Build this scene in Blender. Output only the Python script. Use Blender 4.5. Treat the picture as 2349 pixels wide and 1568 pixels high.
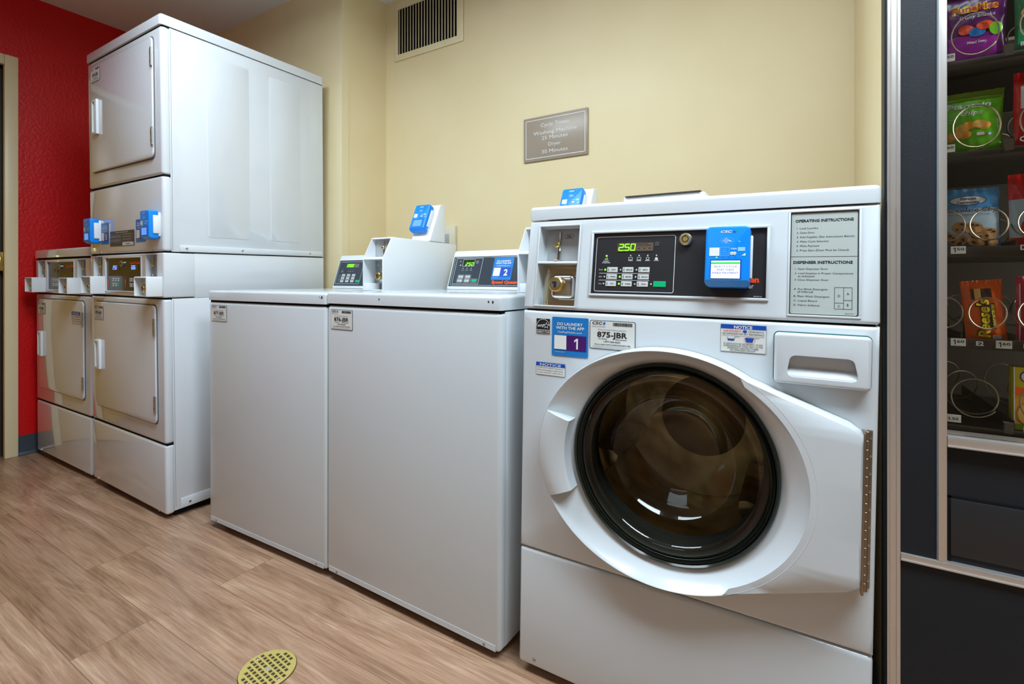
import bpy, bmesh, math, random
from mathutils import Vector, Matrix, Euler
random.seed(7)
for o in list(bpy.data.objects): bpy.data.objects.remove(o)
SC = bpy.context.scene
COL = SC.collection
R = math.radians

# ------------------------------------------------------------------ camera, world, lights, exposure
cam_d = bpy.data.cameras.new('camera'); cam = bpy.data.objects.new('camera', cam_d); COL.objects.link(cam)
cam_d.sensor_width = 36.0; cam_d.lens = 1140.0 / 2349.0 * 36.0
cam_d.shift_x = 0.0; cam_d.shift_y = -(784.0 - 651.0) / 2349.0
cam_d.clip_start = 0.02; cam_d.clip_end = 50
cam.location = (0, 0, 0.93); cam.rotation_euler = (R(90), 0, R(31.33))
SC.camera = cam
world = bpy.data.worlds.new('world'); SC.world = world; world.use_nodes = True
world.node_tree.nodes['Background'].inputs[0].default_value = (0.9, 0.95, 1.0, 1)
world.node_tree.nodes['Background'].inputs[1].default_value = 0.3
SC.view_settings.view_transform = 'Standard'; SC.view_settings.look = 'None'
SC.view_settings.gamma = 1.0; SC.view_settings.use_curve_mapping = False
SC.view_settings.exposure = 0.26

def area(name, loc, sx, sy, power, col=(0.76, 0.90, 1.0), rot=(0, 0, 0)):
    d = bpy.data.lights.new(name, 'AREA'); d.shape = 'RECTANGLE'; d.size = sx; d.size_y = sy
    d.energy = power; d.color = col
    o = bpy.data.objects.new(name, d); COL.objects.link(o); o.location = loc; o.rotation_euler = rot
    return o
HC = 2.508                                   # ceiling height
LIGHTS = [(-1.35, 0.5, 1.2, 0.6, 29), (0.5, 0.42, 1.2, 0.6, 44), (-0.9, -1.4, 1.2, 0.6, 4)]  # last entry is an added fill at the back of the room
for (x, y, sx, sy, p) in LIGHTS:
    area('ceiling_lamp_or_fill', (x, y, HC - 0.12), sx - 0.06, sy - 0.06, p)
    area('ceiling_fill', (x, y, HC - 0.085), sx - 0.06, sy - 0.06, p*0.24, rot=(R(180), 0, 0))  # added upward fill that brightens the ceiling

# ------------------------------------------------------------------ materials
MATS = {}
def mat(name, col, rough=0.5, metal=0.0, spec=0.5, coat=0.0, emit=None, es=0.0, trans=0.0, ior=1.45, alpha=1.0):
    if name in MATS: return MATS[name]
    m = bpy.data.materials.new(name); m.use_nodes = True
    b = m.node_tree.nodes['Principled BSDF']
    b.inputs['Base Color'].default_value = (*col, 1); b.inputs['Roughness'].default_value = rough
    b.inputs['Metallic'].default_value = metal; b.inputs['Specular IOR Level'].default_value = spec
    b.inputs['Coat Weight'].default_value = coat; b.inputs['Coat Roughness'].default_value = 0.04
    b.inputs['Transmission Weight'].default_value = trans; b.inputs['IOR'].default_value = ior
    b.inputs['Alpha'].default_value = alpha
    if emit: b.inputs['Emission Color'].default_value = (*emit, 1); b.inputs['Emission Strength'].default_value = es
    MATS[name] = m
    return m
def s2l(r, g, b):
    f = lambda c: ((c/255+0.055)/1.055)**2.4 if c > 10.31 else c/255/12.92
    return (f(r), f(g), f(b))
def nodes(m): return m.node_tree.nodes, m.node_tree.links
def add_noise_bump(m, scale, strength, dist=0.002, detail=4, col_var=None, stretch=None, kind='noise'):
    n, l = nodes(m); b = n['Principled BSDF']
    tc = n.new('ShaderNodeTexCoord'); mp = n.new('ShaderNodeMapping'); l.new(tc.outputs['Object'], mp.inputs[0])
    if stretch: mp.inputs['Scale'].default_value = stretch
    t = n.new('ShaderNodeTexNoise'); t.inputs['Scale'].default_value = scale; t.inputs['Detail'].default_value = detail
    l.new(mp.outputs[0], t.inputs['Vector'])
    bp = n.new('ShaderNodeBump'); bp.inputs['Strength'].default_value = strength; bp.inputs['Distance'].default_value = dist
    l.new(t.outputs['Fac'], bp.inputs['Height']); l.new(bp.outputs[0], b.inputs['Normal'])
    if col_var:
        t2 = n.new('ShaderNodeTexNoise'); t2.inputs['Scale'].default_value = col_var[0]; t2.inputs['Detail'].default_value = 3
        l.new(mp.outputs[0], t2.inputs['Vector'])
        cr = n.new('ShaderNodeValToRGB'); cr.color_ramp.elements[0].position = 0.35; cr.color_ramp.elements[1].position = 0.68
        cr.color_ramp.elements[0].color = (*col_var[1], 1); cr.color_ramp.elements[1].color = (*col_var[2], 1)
        l.new(t2.outputs['Fac'], cr.inputs[0]); l.new(cr.outputs[0], b.inputs['Base Color'])
    return m
WHITE = mat('appliance_white_enamel', (0.68, 0.71, 0.75), 0.13, coat=1.0)
WHITE2 = mat('washer_white_enamel', (0.60, 0.645, 0.675), 0.22, coat=0.45)
WPL = mat('white_plastic', (0.76, 0.79, 0.82), 0.32)
add_noise_bump(WHITE2, 7, 0.06, 0.004, 2)
GAP = mat('dark_gap', (0.01, 0.01, 0.011), 0.8, spec=0.1)
YEL = mat('yellow_wall_paint', (0.80, 0.68, 0.42), 0.42)
add_noise_bump(YEL, 60, 0.18, 0.002, 5, (2.2, (0.79, 0.655, 0.39), (0.83, 0.70, 0.435)))
YTRIM = mat('yellow_trim_paint', (0.80, 0.69, 0.44), 0.35)
TAN = mat('tan_wall_paint', (0.40, 0.29, 0.18), 0.5)
RED = mat('red_wall_paint', (0.62, 0.003, 0.005), 0.36)
add_noise_bump(RED, 70, 0.36, 0.005, 5)
CEIL = mat('ceiling_paint', (0.80, 0.79, 0.78), 0.75); add_noise_bump(CEIL, 50, 0.25, 0.002)
BASEB = mat('grey_vinyl_baseboard', (0.045, 0.06, 0.075), 0.35)
BLACK = mat('black_panel', (0.022, 0.022, 0.025), 0.28)
CHROME = mat('chrome', (0.72, 0.74, 0.76), 0.12, metal=1)
STEEL = mat('brushed_steel', (0.55, 0.54, 0.50), 0.32, metal=1)
BRASS = mat('brass', (0.72, 0.58, 0.20), 0.28, metal=1)
GREYST = mat('grey_steel_plate', (0.42, 0.43, 0.44), 0.4, metal=0.3)
ALU = mat('aluminium_trim', (0.66, 0.63, 0.60), 0.3, metal=0.75)
INK = mat('black_ink', (0.012, 0.012, 0.014), 0.5)
GREYINK = mat('grey_ink', (0.2, 0.2, 0.21), 0.5)
PAPER = mat('label_white', (0.68, 0.69, 0.66), 0.4)
WINK = mat('white_ink', (0.75, 0.76, 0.76), 0.4)
CARD = mat('grey_green_card', (0.40, 0.44, 0.42), 0.35)
BLUE = mat('reader_blue', (0.0, 0.23, 0.78), 0.3)
SBLUE = mat('sticker_blue', (0.01, 0.18, 0.52), 0.35)
LBLUE = mat('light_blue_print', (0.25, 0.55, 0.85), 0.4)
NBLUE = mat('notice_blue', (0.005, 0.07, 0.42), 0.4)
PURP = mat('sticker_purple', (0.06, 0.008, 0.13), 0.4)
ORED = mat('orange_red_ink', (0.85, 0.07, 0.012), 0.4)
GREEN = mat('green_button', (0.0, 0.42, 0.16), 0.35)
BTN = mat('grey_white_button', (0.55, 0.57, 0.56), 0.35)
LEDG = mat('lit_green_led', (0.05, 0.5, 0.02), 0.4, emit=(0.25, 1.0, 0.02), es=1.6)
LEDB = mat('lit_blue_digits', (0.05, 0.1, 0.6), 0.4, emit=(0.12, 0.25, 1.0), es=2.2)
LEDOFF = mat('unlit_digits', (0.16, 0.12, 0.09), 0.4)
DISP = mat('display_window', (0.085, 0.06, 0.042), 0.2)
DISPG = mat('green_black_display', (0.012, 0.03, 0.005), 0.2)
SCRW = mat('lit_screen_white', (0.5, 0.5, 0.55), 0.3, emit=(0.9, 0.93, 1.0), es=0.62)
SCRG = mat('lit_screen_green', (0.0, 0.5, 0.05), 0.3, emit=(0.0, 0.9, 0.04), es=0.6)
SCRB = mat('lit_screen_blue', (0.05, 0.2, 0.7), 0.3, emit=(0.15, 0.38, 0.95), es=0.55)
PEB = mat('pebbled_dark_panel', (0.016, 0.018, 0.022), 0.42, spec=0.25); add_noise_bump(PEB, 900, 0.5, 0.001, 3)
TRAYM = mat('dark_tray', (0.035, 0.028, 0.022), 0.45)
WIRE = mat('coil_wire', (0.42, 0.36, 0.27), 0.42, metal=1)
TAUPE = mat('taupe_sign', (0.36, 0.29, 0.225), 0.3)
GASK = mat('grey_gasket', (0.014, 0.022, 0.017), 0.12)
CREAM = mat('cream_plastic', (0.70, 0.65, 0.50), 0.4)
DOORW = mat('golden_varnished_door', (0.60, 0.36, 0.04), 0.25)
BROWN = mat('dark_brown', (0.05, 0.035, 0.022), 0.5)

# glass: clear
def glass(name, col, rough=0.0, ior=1.45):
    m = bpy.data.materials.new(name); m.use_nodes = True; n, l = nodes(m)
    for x in list(n): n.remove(x)
    out = n.new('ShaderNodeOutputMaterial'); mix = n.new('ShaderNodeMixShader'); fr = n.new('ShaderNodeFresnel'); fr.inputs[0].default_value = ior
    tr = n.new('ShaderNodeBsdfTransparent'); tr.inputs[0].default_value = (*col, 1)
    gl = n.new('ShaderNodeBsdfGlossy'); gl.inputs['Roughness'].default_value = rough
    l.new(fr.outputs[0], mix.inputs[0]); l.new(tr.outputs[0], mix.inputs[1]); l.new(gl.outputs[0], mix.inputs[2]); l.new(mix.outputs[0], out.inputs[0])
    return m
WINGLASS = glass('window_glass', (0.93, 0.95, 0.94), 0.0, 1.35)
BOWLGLASS = glass('bowl_glass', (0.88, 0.88, 0.80), 0.02, 1.5)

# wood plank floor
def wood_floor():
    m = bpy.data.materials.new('oak_vinyl_plank'); m.use_nodes = True; n, l = nodes(m); b = n['Principled BSDF']
    tc = n.new('ShaderNodeTexCoord'); mp = n.new('ShaderNodeMapping'); l.new(tc.outputs['Object'], mp.inputs[0])
    mp.inputs['Location'].default_value = (0.35, 0.06, 0)
    br = n.new('ShaderNodeTexBrick'); br.inputs['Scale'].default_value = 1.0
    br.inputs['Brick Width'].default_value = 1.22; br.inputs['Row Height'].default_value = 0.18
    br.inputs['Mortar Size'].default_value = 0.0009; br.inputs['Mortar Smooth'].default_value = 0.3; br.offset = 0.37
    br.inputs['Color1'].default_value = (0, 0, 0, 1); br.inputs['Color2'].default_value = (1, 1, 1, 1); br.inputs['Mortar'].default_value = (0.5, 0.5, 0.5, 1)
    l.new(mp.outputs[0], br.inputs['Vector'])
    # per-plank shift
    add = n.new('ShaderNodeVectorMath'); add.operation = 'MULTIPLY_ADD'
    l.new(br.outputs['Color'], add.inputs[0]); add.inputs[1].default_value = (7.0, 3.0, 5.0); l.new(mp.outputs[0], add.inputs[2])
    m2 = n.new('ShaderNodeMapping'); m2.inputs['Scale'].default_value = (0.55, 4.2, 1); l.new(add.outputs[0], m2.inputs[0])
    n1 = n.new('ShaderNodeTexNoise'); n1.inputs['Scale'].default_value = 3.2; n1.inputs['Detail'].default_value = 10; n1.inputs['Distortion'].default_value = 1.1; n1.inputs['Roughness'].default_value = 0.66
    l.new(m2.outputs[0], n1.inputs['Vector'])
    w = n.new('ShaderNodeTexNoise'); w.inputs['Scale'].default_value = 22; w.inputs['Detail'].default_value = 8; w.inputs['Distortion'].default_value = 0.8
    m3 = n.new('ShaderNodeMapping'); m3.inputs['Scale'].default_value = (0.22, 7, 1); l.new(add.outputs[0], m3.inputs[0]); l.new(m3.outputs[0], w.inputs['Vector'])
    cr = n.new('ShaderNodeValToRGB'); e = cr.color_ramp.elements
    e[0].position = 0.30; e[0].color = (*s2l(132, 99, 74), 1); e[1].position = 0.70; e[1].color = (*s2l(194, 161, 135), 1)
    x = cr.color_ramp.elements.new(0.5); x.color = (*s2l(167, 131, 105), 1)
    l.new(n1.outputs['Fac'], cr.inputs[0])
    mx = n.new('ShaderNodeMixRGB'); mx.blend_type = 'OVERLAY'; mx.inputs[0].default_value = 0.6
    l.new(cr.outputs[0], mx.inputs[1]); l.new(w.outputs['Fac'], mx.inputs[2])
    pv = n.new('ShaderNodeMixRGB'); pv.blend_type = 'MULTIPLY'; pv.inputs[0].default_value = 0.14
    l.new(mx.outputs[0], pv.inputs[1]); l.new(br.outputs['Color'], pv.inputs[2])
    mo = n.new('ShaderNodeMixRGB'); mo.blend_type = 'MIX'; l.new(br.outputs['Fac'], mo.inputs[0])
    mo.inputs[2].default_value = (*s2l(120, 90, 70), 1); l.new(pv.outputs[0], mo.inputs[1])
    l.new(mo.outputs[0], b.inputs['Base Color']); b.inputs['Roughness'].default_value = 0.27
    bp = n.new('ShaderNodeBump'); bp.inputs['Strength'].default_value = 0.25; bp.inputs['Distance'].default_value = 0.002
    l.new(w.outputs['Fac'], bp.inputs['Height']); l.new(bp.outputs[0], b.inputs['Normal'])
    return m
FLOOR = wood_floor()

# ------------------------------------------------------------------ mesh building helpers
class Frame:
    def __init__(s, o, U, V, N=None, fn=None):
        s.o = Vector(o); s.U = Vector(U).normalized(); s.V = Vector(V).normalized()
        s.N = Vector(N).normalized() if N else s.U.cross(s.V); s.fn = fn
    def P(s, u, v, n=0.0):
        if s.fn: n = n + s.fn(u, v)
        return s.o + s.U*u + s.V*v + s.N*n
FRONT = Frame((0, 0, 0), (1, 0, 0), (0, 0, 1))          # u = x, v = z, n = towards the viewer side (-y)
TXT = {}
def text_mesh(s, bold):
    k = (s, bold)
    if k not in TXT:
        c = bpy.data.curves.new('txt', 'FONT'); c.body = s; c.size = 1.0; c.offset = bold; c.resolution_u = 2
        ob = bpy.data.objects.new('txt', c); COL.objects.link(ob)
        me = bpy.data.meshes.new_from_object(ob)
        vs = [(v.co.x, v.co.y) for v in me.vertices]; fs = [tuple(p.vertices) for p in me.polygons]
        bpy.data.objects.remove(ob); bpy.data.curves.remove(c); bpy.data.meshes.remove(me)
        TXT[k] = (vs, fs)
    return TXT[k]

class Part:
    """collects shapes in one bmesh; becomes one mesh object"""
    def __init__(s): s.bm = bmesh.new(); s.mats = []
    def mi(s, m):
        if m not in s.mats: s.mats.append(m)
        return s.mats.index(m)
    def raw(s, vs, fs, m, smooth=False):
        i = s.mi(m); bv = [s.bm.verts.new(v) for v in vs]
        for f in fs:
            try: fc = s.bm.faces.new([bv[k] for k in f])
            except ValueError: continue
            fc.material_index = i; fc.smooth = smooth
        return s
    def merge(s, b2, m, smooth=False):
        i = s.mi(m)
        for f in b2.faces: f.material_index = i; f.smooth = smooth
        me = bpy.data.meshes.new('tmp'); b2.to_mesh(me); b2.free(); s.bm.from_mesh(me); bpy.data.meshes.remove(me)
        return s
    def box(s, fr, u0, u1, v0, v1, n0, n1, m, bev=0.0, seg=2, edges=None):
        b = bmesh.new(); vs = []
        for n_ in (n0, n1):
            for (u, v) in ((u0, v0), (u1, v0), (u1, v1), (u0, v1)): vs.append(b.verts.new(fr.P(u, v, n_)))
        for f in ((3, 2, 1, 0), (4, 5, 6, 7), (0, 1, 5, 4), (1, 2, 6, 5), (2, 3, 7, 6), (3, 0, 4, 7)): b.faces.new([vs[k] for k in f])
        if bev > 0:
            es = list(b.edges)
            if edges == 'n':    # only edges running along the normal
                es = [e for e in b.edges if abs((e.verts[0].co-e.verts[1].co).normalized().dot(fr.N)) > 0.99]
            bmesh.ops.bevel(b, geom=es, offset=bev, segments=seg, profile=0.5, affect='EDGES')
        return s.merge(b, m, bev > 0)
    def rect(s, fr, u0, u1, v0, v1, n, m, r=0.0):
        if r <= 0: return s.raw([fr.P(u0, v0, n), fr.P(u1, v0, n), fr.P(u1, v1, n), fr.P(u0, v1, n)], [(0, 1, 2, 3)], m)
        return s.poly(fr, rrect(u0, u1, v0, v1, r), n, m)
    def poly(s, fr, pts, n, m):
        return s.raw([fr.P(u, v, n) for u, v in pts], [tuple(range(len(pts)))], m)
    def prism(s, fr, pts, n0, n1, m, bev=0.0, seg=2, smooth=None):
        b = bmesh.new(); k = len(pts)
        a = [b.verts.new(fr.P(u, v, n0)) for u, v in pts]; c = [b.verts.new(fr.P(u, v, n1)) for u, v in pts]
        b.faces.new(a[::-1]); b.faces.new(c)
        for i in range(k): b.faces.new((a[i], a[(i+1) % k], c[(i+1) % k], c[i]))
        bmesh.ops.recalc_face_normals(b, faces=b.faces)
        if bev > 0:
            bmesh.ops.bevel(b, geom=[e for e in b.edges if e.calc_face_angle(0) > 0.6], offset=bev, segments=seg, profile=0.5, affect='EDGES')
        return s.merge(b, m, (bev > 0) if smooth is None else smooth)
    def line(s, fr, p, q, w, n, m):
        d = Vector((q[0]-p[0], q[1]-p[1])); L = d.length
        if L == 0: return s
        d /= L; t = Vector((-d.y, d.x))*w/2
        return s.raw([fr.P(p[0]+t.x, p[1]+t.y, n), fr.P(p[0]-t.x, p[1]-t.y, n), fr.P(q[0]-t.x, q[1]-t.y, n), fr.P(q[0]+t.x, q[1]+t.y, n)], [(0, 1, 2, 3)], m)
    def outline(s, fr, pts, w, n, m, close=True):
        k = len(pts)
        for i in range(k if close else k-1): s.line(fr, pts[i], pts[(i+1) % k], w, n, m)
        return s
    def disc(s, fr, u, v, r, n, m, seg=20, r2=None, rings=1):
        r2 = r2 or r; vs = [fr.P(u, v, n)]; fs = []
        for k in range(1, rings+1):
            for i in range(seg):
                a = 2*math.pi*i/seg; vs.append(fr.P(u+r*k/rings*math.cos(a), v+r2*k/rings*math.sin(a), n))
        for i in range(seg): fs.append((0, 1+i, 1+(i+1) % seg))
        for k in range(1, rings):
            for i in range(seg):
                p = 1+(k-1)*seg; q = 1+k*seg; fs.append((p+i, q+i, q+(i+1) % seg, p+(i+1) % seg))
        return s.raw(vs, fs, m)
    def ring(s, fr, u, v, r, w, n, m, seg=24, r2=None, a0=0, a1=360):
        r2 = r2 or r; k = seg; vs = []; fs = []
        for i in range(k+1):
            a = R(a0+(a1-a0)*i/k)
            vs += [fr.P(u+(r-w/2)*math.cos(a), v+(r2-w/2)*math.sin(a), n), fr.P(u+(r+w/2)*math.cos(a), v+(r2+w/2)*math.sin(a), n)]
        for i in range(k): fs.append((2*i, 2*i+1, 2*i+3, 2*i+2))
        return s.raw(vs, fs, m)
    def lathe(s, fr, u, v, prof, m, seg=48, smooth=True, a0=0, a1=360, sc=(1, 1)):
        """prof: list of (radius, n)"""
        full = abs(a1-a0) >= 360; k = seg if full else seg+1; vs = []; fs = []
        for (r, n) in prof:
            for i in range(k):
                a = R(a0+(a1-a0)*i/seg); vs.append(fr.P(u+r*sc[0]*math.cos(a), v+r*sc[1]*math.sin(a), n))
        for j in range(len(prof)-1):
            for i in range(seg):
                i2 = (i+1) % k; fs.append((j*k+i, j*k+i2, (j+1)*k+i2, (j+1)*k+i))
        return s.raw(vs, fs, m, smooth)
    def cyl(s, fr, u, v, r, n0, n1, m, seg=24, bev=0.0):
        pr = [(0.00001, n0), (r, n0)]
        if bev: pr += [(r, n1-bev*(1 if n1 > n0 else -1)), (r-bev, n1), (0.00001, n1)]
        else: pr += [(r, n0), (r, n1), (r, n1), (0.00001, n1)]
        return s.lathe(fr, u, v, pr, m, seg, smooth=False)
    def tube(s, pts, r, m, seg=8, close=False):
        k = len(pts); vs = []; fs = []; pts = [Vector(p) for p in pts]; prev = None
        for i, p in enumerate(pts):
            a = pts[(i-1) % k] if (i or close) else p; b = pts[(i+1) % k] if (i < k-1 or close) else p
            t = (b-a).normalized()
            if prev is None: x = t.orthogonal().normalized()
            else: x = (prev - t*prev.dot(t)).normalized()
            prev = x; y = t.cross(x)
            for j in range(seg):
                an = 2*math.pi*j/seg; vs.append(p + x*r*math.cos(an) + y*r*math.sin(an))
        for i in range(k if close else k-1):
            i2 = (i+1) % k
            for j in range(seg): j2 = (j+1) % seg; fs.append((i*seg+j, i*seg+j2, i2*seg+j2, i2*seg+j))
        if not close: fs += [tuple(range(seg))[::-1], tuple((k-1)*seg+j for j in range(seg))]
        return s.raw(vs, fs, m, True)
    def text(s, fr, st, u, v, h, n, m, w=None, bold=0.0, al='l', slant=0.0, rot=0.0, maxw=None):
        """u,v = baseline start (al l), centre (c) or end (r); h = cap height"""
        vs, fs = text_mesh(st, bold)
        if not vs: return s
        x0 = min(p[0] for p in vs); x1 = max(p[0] for p in vs)
        sy = h/0.73; sx = (w/(x1-x0)) if w else sy
        if maxw and (x1-x0)*sx > maxw: sx = maxw/(x1-x0)
        W = (x1-x0)*sx; off = {'l': 0, 'c': -W/2, 'r': -W}[al]
        ca, sa = math.cos(R(rot)), math.sin(R(rot)); out = []
        for (x, y) in vs:
            X = (x-x0)*sx + off + y*sy*slant; Y = y*sy
            out.append(fr.P(u + X*ca - Y*sa, v + X*sa + Y*ca, n))
        return s.raw(out, fs, m)
    def one(s, fr, u, v, h, n, m):
        """a figure 1 with its flag, u = centre"""
        w = h*0.17
        s.rect(fr, u-w/2+h*0.06, u+w/2+h*0.06, v, v+h, n, m)
        return s.poly(fr, [(u-w/2+h*0.06, v+h), (u-w/2-h*0.16, v+h*0.80), (u-w/2-h*0.16, v+h*0.64), (u-w/2+h*0.06, v+h*0.78)], n, m)
    def cap(s, x0, x1, y0, y1, z0, z1, m, r):
        """lid with sharp lower and rounded upper edges"""
        fr = Frame((0, 0, 0), (1, 0, 0), (0, 1, 0))
        b = bmesh.new(); vs = [b.verts.new((x, y, z)) for z in (z0, z1) for (x, y) in ((x0, y0), (x1, y0), (x1, y1), (x0, y1))]
        for f in ((3, 2, 1, 0), (4, 5, 6, 7), (0, 1, 5, 4), (1, 2, 6, 5), (2, 3, 7, 6), (3, 0, 4, 7)): b.faces.new([vs[k] for k in f])
        es = [e for e in b.edges if max(q.co.z for q in e.verts) > z1-1e-6]
        bmesh.ops.bevel(b, geom=es, offset=r, segments=5, profile=0.5, affect='EDGES')
        return s.merge(b, m, True)
    def cut(s, cutters):
        """boolean difference with a Part holding closed boxes"""
        me = bpy.data.meshes.new('a'); s.bm.to_mesh(me); s.bm.free()
        for q in s.mats: me.materials.append(q)
        a = bpy.data.objects.new('a', me); COL.objects.link(a)
        m2 = bpy.data.meshes.new('b'); bmesh.ops.recalc_face_normals(cutters.bm, faces=cutters.bm.faces); cutters.bm.to_mesh(m2); cutters.bm.free()
        b = bpy.data.objects.new('b', m2); COL.objects.link(b)
        for q in cutters.mats: m2.materials.append(q)
        md = a.modifiers.new('x', 'BOOLEAN'); md.object = b; md.operation = 'DIFFERENCE'; md.solver = 'EXACT'
        dg = bpy.context.evaluated_depsgraph_get(); dg.update()
        r = bpy.data.meshes.new_from_object(a.evaluated_get(dg))
        s.bm = bmesh.new(); s.bm.from_mesh(r)
        s.mats = [q for q in r.materials] or s.mats
        bpy.data.objects.remove(a); bpy.data.objects.remove(b)
        for q in (me, m2, r): bpy.data.meshes.remove(q)
        return s
    def done(s, name, parent=None, label=None, auto=True, ang=35):
        me = bpy.data.meshes.new(name); bmesh.ops.recalc_face_normals(s.bm, faces=s.bm.faces) if auto else None
        s.bm.to_mesh(me); s.bm.free()
        for q in s.mats: me.materials.append(q)
        try: me.set_sharp_from_angle(angle=R(ang))
        except Exception: pass
        o = bpy.data.objects.new(name, me); COL.objects.link(o)
        if parent: o.parent = parent
        if label: o['label'] = label
        return o
def rrect(u0, u1, v0, v1, r, k=5):
    out = []
    for (cu, cv, a) in ((u1-r, v1-r, 0), (u0+r, v1-r, 90), (u0+r, v0+r, 180), (u1-r, v0+r, 270)):
        for i in range(k+1):
            t = R(a+90*i/k); out.append((cu+r*math.cos(t), cv+r*math.sin(t)))
    return out
def thing(name, label, cat, loc, rot=(0, 0, 0), group=None):
    o = bpy.data.objects.new(name, None); COL.objects.link(o); o.location = loc; o.rotation_euler = rot
    o.empty_display_size = 0.1; o['label'] = label; o['category'] = cat
    if group: o['group'] = group
    return o
def tag(o, label, cat, group=None):
    o['label'] = label; o['category'] = cat
    if group: o['group'] = group
    return o
def struct(name, p, label=None):
    o = p.done(name); o['kind'] = 'structure'
    if label: o['label'] = label
    return o
WF = Frame((0, 0, 0), (1, 0, 0), (0, 1, 0))             # world plan frame: u=x v=y n=z
def wbox(p, x0, x1, y0, y1, z0, z1, m, bev=0.0, seg=2): return p.box(WF, x0, x1, y0, y1, z0, z1, m, bev, seg)

# ------------------------------------------------------------------ the room
XL, XR, YF, YB, Y1 = -3.684, 2.2, -2.4, 2.028, 1.72
p = Part(); wbox(p, XL-0.1, XR+0.1, YF-0.1, YB+0.1, -0.1, 0, FLOOR); struct('floor', p, 'wood-look vinyl plank floor')
p = Part(); wbox(p, XL-0.1, XR+0.1, YF-0.1, YB+0.1, HC, HC+0.1, CEIL); struct('ceiling', p)
p = Part(); wbox(p, -2.066, XR+0.1, YB, YB+0.1, 0, HC, YEL); struct('wall_back', p, 'pale yellow wall behind the washers')
p = Part(); wbox(p, XL, -2.066, Y1, YB+0.1, 0, HC, YEL); struct('wall_back_left', p, 'pale yellow wall standing forward behind the dryers')
p = Part(); wbox(p, XL-0.1, XL, 0.88, YB+0.1, 0, HC, RED); wbox(p, XL-0.1, XL, YF-0.1, 0.88, 2.13, HC, RED)
wbox(p, XL-0.1, XL, YF-0.1, -0.12, 0, 2.13, RED); struct('wall_left', p, 'red textured wall with the door')
p = Part(); wbox(p, 0.1147, 0.163, 1.2, YB, 0, HC, YEL, 0.002); struct('wall_right', p, 'short yellow wall beside the vending machine')
p = Part(); wbox(p, XL-0.1, XR+0.1, YF-0.1, YF, 0, HC, TAN); struct('wall_front', p)
p = Part(); wbox(p, XR, XR+0.1, YF, YB, 0, HC, TAN); struct('wall_far_right', p)
# painted corner guard on the outer corner
p = Part(); p.prism(WF, [(-2.106, Y1), (-2.106, Y1-0.002), (-2.064, Y1-0.002), (-2.064, Y1+0.042), (-2.066, Y1+0.042), (-2.066, Y1)], 0, HC, YTRIM)
struct('trim_2', p, 'painted corner guard')
# door with its frame on the red wall
p = Part(); wbox(p, XL-0.02, XL+0.012, 0.853, 0.907, 0, 2.151, YTRIM, 0.004); wbox(p, XL-0.02, XL+0.012, -0.15, 0.853, 2.097, 2.151, YTRIM, 0.004)
wbox(p, XL-0.02, XL+0.012, -0.204, -0.15, 0, 2.151, YTRIM, 0.004)
struct('trim_1', p, 'cream door frame')
p = Part(); wbox(p, XL-0.06, XL-0.018, -0.15, 0.842, 0.008, 2.096, DOORW, 0.003); wbox(p, XL-0.08, XL-0.06, -0.17, 0.88, 0, 2.12, BROWN)
d = struct('door_1', p, 'golden varnished door')
p = Part(); wbox(p, XL-0.018, XL-0.004, 0.822, 0.852, 1.0, 1.10, BRASS, 0.003); wbox(p, XL-0.014, XL+0.004, 0.832, 0.846, 1.02, 1.075, BRASS, 0.004)
p.done('latch', d, 'brass latch plate')
def baseboard(name, x0, y0, x1, y1, nx, ny):
    p = Part(); L = math.hypot(x1-x0, y1-y0); fr = Frame((x0, y0, 0), ((x1-x0)/L, (y1-y0)/L, 0), (0, 0, 1), (nx, ny, 0))
    prof = [(0, 0.106), (0.003, 0.106), (0.003, 0.02), (0.006, 0.008), (0.014, 0.001), (0, 0.001)]
    b = Frame((x0, y0, 0), (nx, ny, 0), (0, 0, 1), ((x1-x0)/L, (y1-y0)/L, 0))
    p.prism(b, prof, 0, L, BASEB); struct(name, p, 'grey vinyl baseboard')
baseboard('baseboard_left', XL, 0.908, XL, Y1, 1, 0)
baseboard('baseboard_back_left', XL, Y1, -2.068, Y1, 0, -1)
baseboard('baseboard_back', -2.05, YB, 0.112, YB, 0, -1)
baseboard('baseboard_right', 0.1147, 1.205, 0.1147, YB-0.01, -1, 0)

# ceiling light fixtures, hung low for the added uplight; the last houses a fill
for i, (x, y, sx, sy, pw) in enumerate(LIGHTS):
    t = thing('ceiling_light_or_fill', ['rectangular suspended ceiling light in front of the top-loading washers', 'rectangular suspended ceiling light in front of the vending machine', 'added unseen fill light in a rectangular hanging frame near the tan wall'][i], 'ceiling light', (x, y, HC))
    f = Part()
    for (a, b, c, d_) in ((-sx/2, sx/2, -sy/2, -sy/2+0.03), (-sx/2, sx/2, sy/2-0.03, sy/2), (-sx/2, -sx/2+0.03, -sy/2+0.03, sy/2-0.03), (sx/2-0.03, sx/2, -sy/2+0.03, sy/2-0.03)):
        f.box(WF, a, b, c, d_, -0.125, -0.09, WPL)
    f.done('frame', t)
    for u in (-sx*0.4, sx*0.4): f = Part(); f.cyl(WF, u, -sy/2+0.015, 0.004, -0.09, -0.0005, WPL, 8); f.done('hanger', t)

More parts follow.
